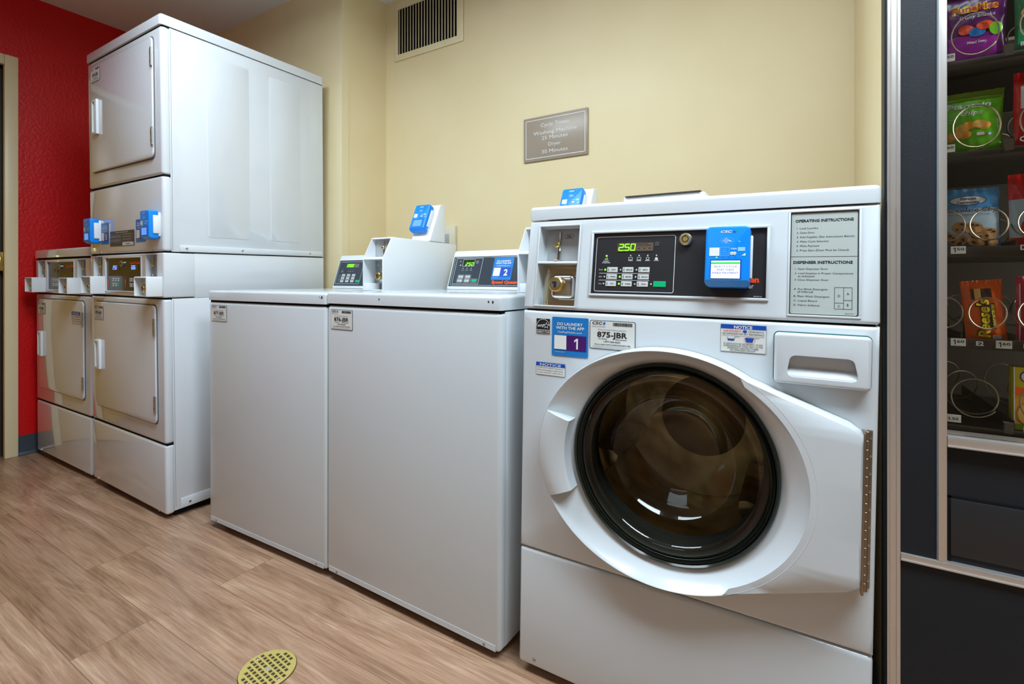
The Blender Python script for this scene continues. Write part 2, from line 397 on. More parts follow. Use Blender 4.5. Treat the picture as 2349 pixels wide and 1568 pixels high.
# ------------------------------------------------------------------ things on the walls
BF = Frame((0, YB, 0), (1, 0, 0), (0, 0, 1))
t = thing('air_vent', 'cream wall air vent with vertical louvres high on the yellow wall', 'vent', (-1.76, YB, 2.16))
BV = Frame((0, 0, 0), (1, 0, 0), (0, 0, 1))
f = Part(); f.box(BV, -0.238, 0.239, 0.003, 0.325, 0.0005, 0.008, YTRIM, 0.003)
c = Part(); c.box(BV, -0.211, 0.2, 0.036, 0.286, -0.05, 0.05, YTRIM); f.cut(c)
f.done('frame', t)
f = Part(); f.rect(BV, -0.211, 0.2, 0.036, 0.286, 0.001, GAP); f.done('duct_opening', t, 'dark opening behind the louvres')
for k in range(20):
    u = -0.203 + 0.4*k/20 + 0.004; f = Part(); a = 0.0105
    f.prism(Frame((0, 0, 0), (1, 0, 0), (0, -1, 0), (0, 0, 1)), [(u-0.0062, 0.0015), (u-0.0048, 0.0015), (u+0.0062, 0.0085), (u+0.0046, 0.0085)], 0.037, 0.285, YTRIM); f.done('louvre', t)
for u in (-0.19, 0.12): f = Part(); f.cyl(BV, u, 0.02, 0.004, 0.008, 0.0095, YTRIM, 10); f.done('screw', t)

SG = thing('cycle_times_sign', 'taupe sign with white border and cycle times on the yellow wall', 'sign', (-1.004, YB, 1.4965))
SF = Frame((0, 0, 0), (1, 0, 0), (0, 0, 1))
f = Part(); f.box(SF, -0.161, 0.161, 0, 0.203, 0.0005, 0.009, TAUPE, 0.0015)
f.done('plaque', SG)
f = Part(); f.outline(SF, [(-0.148, 0.014), (0.148, 0.014), (0.148, 0.189), (-0.148, 0.189)], 0.0028, 0.0094, WINK)
for s_, v, w_ in (('Cycle Times', 0.153, 0.142), ('Washing Machine', 0.119, 0.218), ('25 Minutes', 0.0935, 0.13), ('Dryer', 0.062, 0.062), ('30 Minutes', 0.031, 0.13)):
    f.text(SF, s_, 0, v, 0.0175, 0.0094, WINK, w=w_, al='c', bold=-0.004)
f.done('lettering', SG, 'white lettering and border')

t = thing('wall_socket_plate', 'cream electrical cover plate on the yellow wall behind the left payment reader stand', 'wall plate', (-1.625, YB, 1.107))
f = Part(); f.box(SF, -0.058, 0.0615, 0, 0.12, 0.0005, 0.02, CREAM, 0.003); f.done('plate', t)
f = Part(); f.box(SF, -0.02, 0.025, 0.02, 0.079, 0.0195, 0.0215, GREYST, 0.002); f.done('socket', t, 'grey socket insert')

# floor drain
t = thing('floor_drain', 'round brass floor drain grate in the wood-look floor', 'drain', (-1.126, 0.717, 0), (0, 0, R(-6)))
YBR = mat('worn_yellow_brass', (0.78, 0.64, 0.20), 0.35, metal=0.55)
f = Part(); f.cyl(WF, 0, 0, 0.0635, 0.0012, 0.0032, YBR, 64, 0.0006)
c = Part(); st = 0.0128
for i in range(-5, 6):
    for j in range(-5, 6):
        u, v = i*st, j*st*1.0
        if math.hypot(u, v) < 0.054 and not (i == 0 and j == 0) and not (abs(i) == 4 and j == 0):
            c.box(WF, u-0.0046, u+0.0046, v-0.0038, v+0.0038, -0.01, 0.02, YBR)
f.cut(c); f.done('grate', t)
f = Part(); f.cyl(WF, 0, 0, 0.065, 0.0003, 0.0011, BROWN, 64); f.done('drain_shade_disc', t, 'dark disc painted as the shaded recess under the grate')  # flat dark disc stands in for the shaded recess below
for (u, v) in ((0.0512, 0), (-0.0512, 0)):
    f = Part(); f.cyl(WF, u, v, 0.0042, 0.0030, 0.0042, STEEL, 12, 0.0006); f.done('screw', t)
f = Part(); f.cyl(WF, 0, 0, 0.0055, 0.0030, 0.0038, GREYST, 16, 0.0004); f.done('centre_plug', t, 'grey centre plug')

# ------------------------------------------------------------------ stickers
def id_label(parent, fr, u, v, w, h, num, n=0.0012, m=PAPER, full=True):
    """machine number label, u,v = top left"""
    f = Part(); U = lambda a: u+w*a; V = lambda a: v-h*a
    f.poly(fr, rrect(u, u+w, v-h, v, w*0.04), n-0.0004, INK)
    f.poly(fr, rrect(u+w*0.012, u+w-w*0.012, v-h+w*0.012, v-w*0.012, w*0.034), n, m)
    q = n+0.0004
    f.text(fr, 'CSC', U(0.05), V(0.145), h*0.105, q, INK, w=w*0.22, bold=0.02, slant=0.2)
    f.poly(fr, [(U(0.29), V(0.10)), (U(0.33), V(0.04)), (U(0.36), V(0.09)), (U(0.32), V(0.17))], q, SBLUE)
    f.text(fr, 'SERVICEWORKS', U(0.05), V(0.235), h*0.042, q, GREYINK, w=w*0.30)
    rnd = random.Random(3); x = 0.52
    while x < 0.94:
        b = rnd.choice((0.008, 0.014, 0.02)); f.rect(fr, U(x), U(x+b), V(0.17), V(0.055), q, INK); x += b+rnd.choice((0.006, 0.01))
    f.text(fr, 'Please use the machine ID when reporting service.', U(0.5), V(0.335), h*0.04, q, INK, w=w*0.62, al='c')
    f.text(fr, num, U(0.5), V(0.575), h*0.19, q, INK, w=w*0.66, al='c', bold=0.025)
    f.text(fr, 'For Service:', U(0.20), V(0.655), h*0.045, q, INK, w=w*0.19, bold=0.02)
    f.text(fr, 'Para Servicio:', U(0.58), V(0.655), h*0.045, q, INK, w=w*0.24, bold=0.02)
    f.text(fr, '1-877-264-6622', U(0.5), V(0.755), h*0.062, q, INK, w=w*0.37, al='c', bold=0.015)
    f.text(fr, 'Visit our website WWW.CSCSERVICEWORKS.COM', U(0.5), V(0.855), h*0.05, q, INK, w=w*0.78, al='c', bold=0.015)
    for k in range(2): f.text(fr, 'Unauthorized persons tampering with this machine will be prosecuted', U(0.5), V(0.91+0.045*k), h*0.028, q, INK, w=w*0.84, al='c')
    return f.done('number_label', parent, 'white machine number label')
def app_sticker(parent, fr, u, v, w, h, num, n=0.0012, dark=PURP):
    f = Part(); U = lambda a: u+w*a; V = lambda a: v-h*a; q = n+0.0004
    f.poly(fr, rrect(u, u+w, v-h, v, w*0.03), n, SBLUE)
    f.text(fr, 'DO LAUNDRY', U(0.5), V(0.21), h*0.075, q, WINK, w=w*0.70, al='c', bold=0.02)
    f.text(fr, 'WITH THE APP', U(0.5), V(0.31), h*0.075, q, WINK, w=w*0.78, al='c', bold=0.02)
    f.text(fr, 'GetPayMobile.com', U(0.5), V(0.405), h*0.05, q, WINK, w=w*0.66, al='c')
    f.rect(fr, U(0.07), U(0.95), V(0.85), V(0.46), q, dark)
    f.rect(fr, U(0.07), U(0.41), V(0.83), V(0.47), q+0.0003, WINK)
    if num == '1': f.one(fr, U(0.69), V(0.80), h*0.27, q+0.0004, WINK)
    else: f.text(fr, num, U(0.70), V(0.80), h*0.27, q+0.0004, WINK, al='c', bold=0.03)
    f.text(fr, 'No app needed', U(0.1), V(0.905), h*0.02, q, WINK, w=w*0.25)
    return f.done('app_sticker', parent, 'blue sticker with a big white number')
def small_notice(parent, fr, u, v, w, h, lines, n=0.0012):
    f = Part(); U = lambda a: u+w*a; V = lambda a: v-h*a; q = n+0.0004
    f.rect(fr, u, u+w, v-h, v, n-0.0003, GREYINK); f.rect(fr, u+w*0.01, u+w*0.99, v-h*0.985, v, n, PAPER)
    f.rect(fr, u, u+w, V(0.3), v, n+0.0002, NBLUE); f.text(fr, 'NOTICE', U(0.5), V(0.26), h*0.2, q+0.0002, WINK, w=w*0.72, al='c', bold=0.01)
    for k, s_ in enumerate(lines): f.text(fr, s_, U(0.04), V(0.46+0.19*k), h*0.1, q, INK, w=w*0.9)
    return f.done('notice_sticker', parent, 'small white notice with a blue header')

# ------------------------------------------------------------------ card reader (front face frame; u centred, v from bottom)
def card_reader(parent, fr, u0, u1, v0, v1, nb, nf, lit=True, side=1, scr=None, name='card_reader', back=True, solid_back=0.0):
    w = u1-u0; h = v1-v0
    f = Part(); yz = Frame(fr.P(u0, v0, 0), fr.V, fr.N, fr.U)
    # profile in (v,n): chamfered bottom and top
    f.prism(fr, rrect(u0, u1, v0, v1, 0.008, 4), nb, nf, BLUE, 0.0035, 3)
    c = Part(); c.prism(yz, [(-0.02, nf-0.016), (-0.001, nf-0.016), (h*0.10, nf+0.0001), (h*0.10, nf+0.02), (-0.02, nf+0.02)], -0.02, w+0.02, BLUE); f.cut(c)
    o = f.done(name, parent, 'bright blue payment card reader with a small screen')
    if solid_back:
        g = Part(); g.box(fr, u0+w*0.06, u1-w*0.0+0.0015, v0+h*0.10, v1-h*0.06, nb-solid_back, nb+0.002, WPL, 0.004); g.box(fr, u1-0.002, u1+0.004, v0+h*0.2, v1-h*0.17, nb-0.001, nf-0.014, WPL, 0.0015)
        g.done('reader_back', o, 'white rear shell of the reader')
    g = Part(); U = lambda a: u0+w*a; V = lambda a: v0+h*a; q = nf+0.0005
    if scr == 'text':
        g.rect(fr, U(0.13), U(0.83), V(0.12), V(0.44), q, NBLUE)
        g.rect(fr, U(0.15), U(0.80), V(0.125), V(0.42), q+0.0003, SCRW); g.rect(fr, U(0.15), U(0.80), V(0.365), V(0.392), q+0.0006, SCRG)
        for k, (s_, ww) in enumerate((('SELECT CYCLE', 0.52), ('AND THEN', 0.38), ('MAKE PAYMENT', 0.59))):
            g.text(fr, s_, U(0.475), V(0.305-0.053*k), h*0.036, q+0.0008, NBLUE, w=w*ww, al='c')
    else:
        g.rect(fr, U(0.17), U(0.83), V(0.13), V(0.43), q, NBLUE); g.rect(fr, U(0.2), U(0.78), V(0.145), V(0.40), q+0.0003, SCRB)
    g.done('screen', o, 'lit screen')
    g = Part()
    g.text(fr, 'CSC', U(0.46), V(0.885), h*0.04, q, WINK, w=w*0.25, al='c', bold=0.03, slant=0.25)
    g.poly(fr, [(U(0.62), V(0.90)), (U(0.665), V(0.93)), (U(0.67), V(0.90)), (U(0.655), V(0.875))], q, NBLUE)
    g.poly(fr, [(U(0.67), V(0.90)), (U(0.672), V(0.93)), (U(0.715), V(0.925)), (U(0.70), V(0.90))], q, GREEN)
    for k in range(4): g.ring(fr, U(0.38+0.012*k), V(0.755), w*(0.02+0.022*k), w*0.009, q, WINK, 8, a0=-50, a1=50)
    for k in range(3): g.line(fr, (U(0.52), V(0.775-0.015*k)), (U(0.60), V(0.735)), w*0.008, q, WINK)
    g.ring(fr, U(0.49), V(0.755), w*0.15, w*0.004, q, LBLUE, 24, r2=h*0.05)
    g.text(fr, 'Pay', U(0.75), V(0.73), h*0.016, q, WINK)
    g.rect(fr, U(0.1), U(0.33), V(0.50), V(0.64), q, WINK)
    g.outline(fr, [(U(0.35), V(0.50)), (U(0.55), V(0.50)), (U(0.55), V(0.64)), (U(0.35), V(0.64))], w*0.005, q, LBLUE)
    g.text(fr, 'tap', U(0.45), V(0.60), h*0.016, q, LBLUE, al='c'); g.text(fr, 'Call Play', U(0.45), V(0.56), h*0.015, q, LBLUE, al='c', maxw=w*0.17); g.text(fr, 'No App Needed', U(0.45), V(0.525), h*0.013, q, LBLUE, al='c', maxw=w*0.18)
    g.text(fr, 'VISA', U(0.58), V(0.605), h*0.024, q, WINK, w=w*0.14, bold=0.02)
    g.disc(fr, U(0.61), V(0.54), w*0.04, q, WINK, 14); g.disc(fr, U(0.67), V(0.54), w*0.04, q+0.0001, WINK, 14); g.rect(fr, U(0.585), U(0.70), V(0.533), V(0.546), q+0.0003, LBLUE)
    g.rect(fr, U(0.74), U(0.90), V(0.575), V(0.64), q, LBLUE); g.poly(fr, [(U(0.82), V(0.50)), (U(0.91), V(0.50)), (U(0.91), V(0.545))], q, WINK)
    g.disc(fr, U(0.27), V(0.475), w*0.018, q, LEDG, 10)
    for k in range(3): g.disc(fr, U(0.41+0.135*k), V(0.475), w*0.011, q, NBLUE, 8)
    g.done('printing', o, 'white printing and card symbols')
    return o

# ------------------------------------------------------------------ coin mechanisms
def coin_slide(parent, fr, u, v0, v1, n):
    h = v1-v0; s = h/0.085
    f = Part()
    f.prism(fr, rrect(u-0.004*s, u+0.003*s, v0+0.052*s, v1-0.004*s, 0.003*s), n, n+0.006*s, STEEL, 0.001)
    f.cyl(fr, u-0.005*s, v0+0.047*s, 0.0078*s, n, n+0.011*s, BRASS, 16, 0.002)
    f.box(fr, u-0.003*s, u+0.006*s, v0+0.004*s, v0+0.043*s, n, n+0.007*s, CHROME, 0.0012)
    f.box(fr, u-0.010*s, u+0.013*s, v0, v0+0.006*s, n, n+0.014*s, CHROME, 0.0015)
    f.box(fr, u-0.0008, u+0.0008, v0+0.01*s, v0+0.04*s, n+0.007*s, n+0.0074*s, INK)
    return f.done('coin_slot', parent, 'metal coin slot with a brass return knob')
def coin_lock(parent, fr, u, v, r, n0, n1):
    f = Part(); f.cyl(fr, u, v, r, n0, n1, BRASS, 24, r*0.15); f.cyl(fr, u, v, r*0.6, n1, n1+0.001, STEEL, 20)
    f.rect(fr, u-r*0.18, u+r*0.18, v-r*0.45, v+r*0.35, n1+0.0015, INK); f.rect(fr, u-r*0.4, u+r*0.1, v+r*0.05, v+r*0.35, n1+0.0016, INK)
    return f.done('coin_lock', parent, 'brass lock cylinder')
def feet(root, pts, r=0.018, top=0.03):
    M = Matrix.Translation(root.location) @ root.rotation_euler.to_matrix().to_4x4()
    for (x, y) in pts:
        zl = -(M @ Vector((x, y, 0))).z + 0.0005
        f = Part(); P = Frame((0, 0, 0), (1, 0, 0), (0, 1, 0)); f.cyl(P, x, y, r, zl, zl+0.006, GAP, 16); f.cyl(P, x, y, r*0.4, zl+0.006, top, STEEL, 10)
        f.done('foot', root, 'levelling foot')
def screw(parent, fr, u, v, r=0.004, m=CHROME, n=0.0):
    f = Part(); f.cyl(fr, u, v, r, n, n+0.002, m, 12, 0.0008); f.rect(fr, u-r*0.7, u+r*0.7, v-r*0.12, v+r*0.12, n+0.0022, INK)
    return f.done('screw', parent)

# ------------------------------------------------------------------ FRONT LOADING WASHER
W = 0.6906
w1 = thing('front_load_washer', 'large white front-loading washer with a round glass door and blue card reader', 'washing machine', (-0.6098, 1.0307, 0), (R(0.133), R(0.991), R(1.30)))
f = Part()
SB = Frame((0, 0, 0), (1, 0, 0), (0, 1, 0))
f.box(SB, 0.002, W-0.002, 0.032, 0.72, 0.022, 0.868, WHITE2, 0.003); f.box(SB, 0.002, W-0.002, 0.115, 0.72, 0.866, 1.083, WHITE2, 0.003)
c = Part(); c.lathe(FRONT, 0.344, 0.570, [(0.00001, 0.05), (0.215, 0.05), (0.215, -0.42), (0.00001, -0.42)], GAP, 64); f.cut(c)
f.done('cabinet', w1)
# front panel plate with round hole
def plate_hole(x0, x1, z0, z1, cu, cv, r, nf, nb, m, rad=0.007):
    f = Part(); N = 128; vs = []; loops = []
    outer = []
    for i in range(N):
        a = 2*math.pi*i/N; du, dv = math.cos(a), math.sin(a)
        t = min(((x1-cu)/du if du > 1e-9 else 9), ((x0-cu)/du if du < -1e-9 else 9), ((z1-cv)/dv if dv > 1e-9 else 9), ((z0-cv)/dv if dv < -1e-9 else 9))
        outer.append((cu+du*t, cv+dv*t))
    # snap nearest samples to the corners
    for (cx_, cz_) in ((x0, z0), (x1, z0), (x1, z1), (x0, z1)):
        k = min(range(N), key=lambda i: (outer[i][0]-cx_)**2+(outer[i][1]-cz_)**2); outer[k] = (cx_, cz_)
    def inset(d): return [(min(max(u, x0+d), x1-d), min(max(v, z0+d), z1-d)) for u, v in outer]
    circ = [(cu+r*math.cos(2*math.pi*i/N), cv+r*math.sin(2*math.pi*i/N)) for i in range(N)]
    loops = [([*circ], nb-0.02), ([*circ], nf), (inset(rad), nf)]
    for k in (1, 2, 3):
        t = R(30*k); loops.append((inset(rad*(1-math.sin(t))), nf-rad*(1-math.cos(t))))
    loops.append((outer, nb))
    for L, n_ in loops: vs += [FRONT.P(u, v, n_) for u, v in L]
    fs = []
    for j in range(len(loops)-1):
        for i in range(N): i2 = (i+1) % N; fs.append((j*N+i, j*N+i2, (j+1)*N+i2, (j+1)*N+i))
    f.raw(vs, fs, m, True); return f
f = plate_hole(0, W, 0.3045, 0.8685, 0.344, 0.570, 0.213, 0.0, -0.034, WHITE2)
f.done('front_panel', w1, ang=60)
f = Part(); f.box(FRONT, 0, W, 0.024, 0.3025, -0.036, 0.0, WHITE2, 0.008, 3)
f.done('base_panel', w1)
for a_, b_ in ((0.296, 0.311), (0.862, 0.878)): f = Part(); f.box(FRONT, 0.006, W-0.006, a_, b_, -0.032, -0.010, GAP); f.done('seam_gasket', w1, 'dark seam between panels')
# sloped control module
S1 = Frame((0, 0, 0.8691), (1, 0, 0), (0, 0.0291, 1.0842-0.8691))
cs = (1.0842-0.8691)/math.hypot(0.0291, 1.0842-0.8691)
def vz(z): return (z-0.8691)/cs
f = Part(); f.box(S1, 0, W, 0.004, vz(1.0825), -0.09, 0.0, WHITE2, 0.005, 3)
c = Part()
c.box(S1, 0.031, 0.1335, vz(0.984), vz(1.0665), -0.034, 0.02, WPL); c.box(S1, 0.031, 0.1295, vz(0.882), vz(0.9785), -0.034, 0.02, WPL)
c.box(S1, 0.166, 0.5175, vz(0.9105), vz(1.0475), -0.004, 0.02, WPL); c.box(S1, 0.5535, 0.661, vz(0.8835), vz(1.074), -0.0022, 0.02, WPL)
f.cut(c); f.done('control_module', w1)
f = Part()                                # raised bezels
def bezel(f, fr, u0, u1, v0, v1, w, n, m):
    f.box(fr, u0-w, u1+w, v1, v1+w, 0, n, m, n*0.45); f.box(fr, u0-w, u1+w, v0-w, v0, 0, n, m, n*0.45)
    f.box(fr, u0-w, u0, v0-w*0.5, v1+w*0.5, 0, n, m, n*0.45); f.box(fr, u1, u1+w, v0-w*0.5, v1+w*0.5, 0, n, m, n*0.45)
bezel(f, S1, 0.168, 0.5155, vz(0.912), vz(1.046), 0.0055, 0.004, WHITE2); bezel(f, S1, 0.031, 0.1315, vz(0.882), vz(1.0665), 0.004, 0.003, WHITE2); bezel(f, S1, 0.5545, 0.660, vz(0.8845), vz(1.073), 0.0035, 0.0022, WHITE2)
f.done('bezel', w1)
# coin compartment
f = Part(); f.box(S1, 0.040, 0.1335, vz(0.984), vz(1.0655), -0.0338, -0.031, GREYST)
f.poly(S1, [(0.080, vz(1.049)), (0.084, vz(1.0545)), (0.102, vz(1.0545)), (0.106, vz(1.049)), (0.102, vz(1.0435)), (0.084, vz(1.0435))], -0.0306, GREYINK)
f.poly(S1, [(0.0815, vz(1.049)), (0.085, vz(1.0532)), (0.101, vz(1.0532)), (0.1045, vz(1.049)), (0.101, vz(1.0448)), (0.085, vz(1.0448))], -0.0303, GREYST)
f.text(S1, '25¢', 0.093, vz(1.0463), 0.006, -0.030, INK, al='c', bold=0.02)
f.done('coin_plate', w1, 'grey coin slot plate marked 25 cents')
coin_slide(w1, S1, 0.070, vz(0.9855), vz(1.064), -0.031)
f = Part(); f.box(S1, 0.037, 0.1295, vz(0.884), vz(0.978), -0.0338, -0.030, BRASS if False else mat('yellow_zinc', (0.62, 0.56, 0.40), 0.22, metal=1))
f.box(S1, 0.062, 0.122, vz(0.899), vz(0.957), -0.03, -0.008, CHROME, 0.012, 4)
for (u, z) in ((0.0455, 0.969), (0.121, 0.969), (0.0455, 0.891)): f.cyl(S1, u, vz(z), 0.0045, -0.03, -0.0265, mat('yellow_zinc', (0, 0, 0)), 12, 0.001)
f.done('coin_vault_door', w1, 'shiny metal coin vault door')
coin_lock(w1, S1, 0.0815, vz(0.9305), 0.0175, -0.010, 0.006)
f = Part(); f.box(S1, 0.031, 0.131, vz(0.9785), vz(0.9838), -0.033, 0.004, WPL, 0.0012); f.done('coin_ledge', w1)
# black control panel with printing
cp = Part(); cp.rect(S1, 0.1665, 0.517, vz(0.911), vz(1.047), -0.0034, BLACK); 
q = -0.0028
WO = [(u, v) for u, v in rrect(0.174, 0.3455, vz(0.918), vz(1.0383), 0.004)]; cp.outline(S1, WO, 0.0011, q, WINK)
cp.text(S1, 'Speed Queen', 0.5035, vz(0.9420), 0.0115, q, ORED, w=0.090, al='r', bold=0.045)
cp.text(S1, 'Frontload Washer', 0.4945, vz(0.9305), 0.0095, q, WINK, w=0.076, al='r')
cp.text(S1, '800589100', 0.509, vz(0.9145), 0.0017, q, WINK, w=0.014, al='r')
for k, s_ in enumerate(('WASH', 'RINSE', 'SPIN', 'DOOR')):
    u = 0.2525+0.0185*k; cp.disc(S1, u, vz(0.9965), 0.0016, q, BTN, 10); cp.text(S1, s_, u, vz(0.9845), 0.0022, q, WINK, al='c', w=0.0095, bold=0.02)
    if k < 2: cp.outline(S1, [(u-0.004, vz(0.9875)), (u+0.004, vz(0.9875)), (u+0.004, vz(0.9925)), (u-0.004, vz(0.9925))], 0.0006, q, WINK)
    elif k == 2: cp.ring(S1, u, vz(0.99), 0.003, 0.0008, q, WINK, 12)
    else: cp.rect(S1, u-0.0028, u+0.0028, vz(0.987), vz(0.9908), q, WINK); cp.ring(S1, u, vz(0.9908), 0.0018, 0.0007, q, WINK, 8, a0=0, a1=180)
cp.text(S1, 'INSERT', 0.198, vz(0.9835), 0.0022, q, WINK, al='c', w=0.013, bold=0.02); cp.text(S1, 'COINS/CARD', 0.198, vz(0.980), 0.0022, q, WINK, al='c', w=0.019, bold=0.02)
cp.outline(S1, [(0.1945, vz(0.9885)), (0.2, vz(0.992)), (0.2015, vz(0.988))], 0.0007, q, WINK)
for k, s_ in enumerate(('Soil', 'Cycle', 'Temp')): cp.text(S1, s_, 0.1905, vz(0.9645-0.0155*k), 0.0028, q, WINK, al='r', w=0.008)
for z in (0.9578, 0.9425): cp.line(S1, (0.1835, vz(z)), (0.2955, vz(z)), 0.0007, q, WINK)
cp.done('control_panel', w1, 'black control panel with white printing')
dp = Part(); dp.box(S1, 0.2215, 0.3010, vz(1.0050), vz(1.0243), -0.0034, -0.0022, DISP); dp.rect(S1, 0.303, 0.3125, vz(1.016), vz(1.0255), -0.0027, mat('sensor_window', (0.06, 0.06, 0.065), 0.2))
def seven(f, fr, ch, u, v, w, h, n, m, sl=0.1, t=None):
    S = {'0': 'abcdef', '1': 'bc', '2': 'abged', '3': 'abgcd', '5': 'afgcd', '6': 'afgedc', '8': 'abcdefg', 'o': 'cdeg', 'n': 'ceg', 'a': 'abcdeg', '4': 'fgbc', '7': 'abc', '9': 'abcdfg'}[ch]
    t = t or w*0.2; X = lambda a, b: (u+a*w+b*h*sl, v+b*h)
    seg = {'a': ((0, 1), (1, 1)), 'b': ((1, 1), (1, .5)), 'c': ((1, .5), (1, 0)), 'd': ((0, 0), (1, 0)), 'e': ((0, 0), (0, .5)), 'f': ((0, .5), (0, 1)), 'g': ((0, .5), (1, .5))}
    for k in S: f.line(fr, X(*seg[k][0]), X(*seg[k][1]), t, n, m)
for k, (ch, u) in enumerate((('2', 0.2255), ('5', 0.2385), ('0', 0.2515))): seven(dp, S1, ch, u, vz(1.0078), 0.009, 0.0135, -0.0018, LEDG, t=0.0022)
dp.disc(S1, 0.2365, vz(1.0078), 0.0012, -0.0018, LEDG, 8)
for k, (ch, u) in enumerate((('o', 0.2655), ('o', 0.277), ('a', 0.2885))): seven(dp, S1, ch, u, vz(1.0078), 0.0085, 0.0135, -0.0018, LEDOFF, t=0.0018)
dp.done('display', w1, 'green lit price display reading 2.50')
for r_ in range(3):
    for c_ in range(3):
        u = 0.2135+0.0348*c_-0.001*r_; z = 0.9655-0.0153*r_; b = Part()
        b.box(S1, u-0.0120, u+0.0120, vz(z)-0.0058, vz(z)+0.0058, -0.0034, -0.002, BTN, 0.0008, 1)
        b.text(S1, (('LIGHT', 'MEDIUM', 'HEAVY'), ('NORMAL', 'PERM PRESS', 'DELICATE'), ('HOT', 'WARM', 'COLD'))[r_][c_], u+0.003, vz(z)-0.0012, 0.0026, -0.0016, INK, al='c', maxw=0.013, bold=0.02)
        b.line(S1, (u-0.0085, vz(z)-0.003), (u-0.0085, vz(z)+0.003), 0.0012, -0.0016, INK)
        b.done('button', w1, 'grey %s button' % (('light', 'medium', 'heavy'), ('normal', 'perm press', 'delicate'), ('hot', 'warm', 'cold'))[r_][c_])
        l = Part(); on = (r_, c_) in ((0, 0), (1, 1), (2, 1)); l.disc(S1, u-0.0162, vz(z), 0.0022 if on else 0.0018, -0.0022, LEDG if on else BTN, 12); l.done('indicator_lamp', w1, 'lit green indicator' if on else 'unlit indicator')
b = Part(); b.box(S1, 0.304, 0.330, vz(0.9355)-0.0062, vz(0.9355)+0.0062, -0.0034, -0.002, GREEN, 0.0008, 1); b.done('start_button', w1, 'green start button')
l = Part(); l.disc(S1, 0.2995, vz(0.9355), 0.0018, -0.0024, BTN, 10); l.done('indicator_lamp', w1)
l = Part(); l.disc(S1, 0.1985, vz(0.9962), 0.0022, -0.0024, LEDG, 10); l.done('indicator_lamp', w1, 'lit green indicator')
kl = Part(); kl.cyl(S1, 0.367, vz(1.0275), 0.0125, -0.0035, 0.008, STEEL, 28, 0.002); kl.cyl(S1, 0.367, vz(1.0275), 0.0105, 0.008, 0.0088, BRASS, 24); kl.ring(S1, 0.367, vz(1.0275), 0.0062, 0.0018, 0.0094, INK, 20); kl.rect(S1, 0.3661, 0.3679, vz(1.0275)+0.0045, vz(1.0275)+0.0085, 0.0095, INK); kl.done('key_lock', w1, 'round key lock')
card_reader(w1, S1, 0.4105, 0.489, vz(0.9295), vz(1.0445), -0.003, 0.034, scr='text')
f = Part(); f.box(S1, 0.4885, 0.4925, vz(0.947), vz(1.029), 0.004, 0.016, WPL, 0.0014); f.done('card_slot', w1, 'white edge of the card reader')
# instruction card
f = Part(); f.poly(S1, rrect(0.5545, 0.6595, vz(0.8845), vz(1.073), 0.004), -0.0016, INK); f.poly(S1, rrect(0.556, 0.658, vz(0.886), vz(1.0715), 0.003), -0.0012, CARD); q = -0.0008
f.text(S1, 'OPERATING INSTRUCTIONS', 0.607, vz(1.0545), 0.0052, q, INK, w=0.090, al='c', bold=0.03)
for k, s_ in enumerate(('1. Load Laundry', '2. Close Door', '3. Add Supplies (See Instructions Below)', '4. Make Cycle Selection', '5. Make Payment', '6. Press Start (Door Must be Closed)')):
    f.text(S1, s_, 0.5645, vz(1.0415-0.0082*k), 0.0036, q, INK, w=(0.034, 0.0285, 0.0885, 0.0505, 0.036, 0.0805)[k])
f.line(S1, (0.556, vz(0.9905)), (0.658, vz(0.9905)), 0.0006, q, INK)
f.text(S1, 'DISPENSER INSTRUCTIONS', 0.6055, vz(0.9775), 0.0052, q, INK, w=0.091, al='c', bold=0.03)
for z, s_, ww, u in ((0.9665, '1. Open Dispenser Door', 0.052, 0.5625), (0.9585, '2. Load Supplies in Proper Compartment', 0.0895, 0.5625), (0.9530, 'as Indicated', 0.026, 0.5675), (0.9465, '3. Close Dispenser Door', 0.053, 0.5625),
    (0.9295, 'A. Pre Wash Detergent', 0.0525, 0.5615), (0.9245, '(If Offered)', 0.0245, 0.5675), (0.9165, 'B. Main Wash Detergent', 0.0555, 0.5615), (0.9085, 'C. Liquid Bleach', 0.037, 0.5615), (0.9005, 'D. Fabric Softener', 0.0415, 0.5615)):
    f.text(S1, s_, u, vz(z), 0.0034, q, INK, w=ww)
f.outline(S1, [(0.6245, vz(0.897)), (0.6505, vz(0.897)), (0.6505, vz(0.935)), (0.6245, vz(0.935))], 0.0006, q, INK)
f.line(S1, (0.638, vz(0.897)), (0.638, vz(0.935)), 0.0006, q, INK); f.line(S1, (0.6245, vz(0.9075)), (0.638, vz(0.9075)), 0.0006, q, INK); f.line(S1, (0.638, vz(0.9125)), (0.6505, vz(0.9125)), 0.0006, q, INK)
for s_, u, z in (('D', 0.6312, 0.918), ('C', 0.6312, 0.9), ('A', 0.6443, 0.922), ('B', 0.6443, 0.9025)): f.text(S1, s_, u, vz(z), 0.0042, q, INK, al='c')
f.text(S1, 'F8427321', 0.653, vz(0.8885), 0.0018, q, INK, w=0.013, al='r')
f.done('instruction_card', w1, 'grey-green instruction card with black border')
# top cap
CYZ = Frame((0, 0, 0), (0, 1, 0), (0, 0, 1), (1, 0, 0))
f = Part(); f.cap(-0.001, W+0.001, 0.0268, 0.722, 1.0840, 1.1163, WHITE2, 0.009); f.done('top_cap', w1)
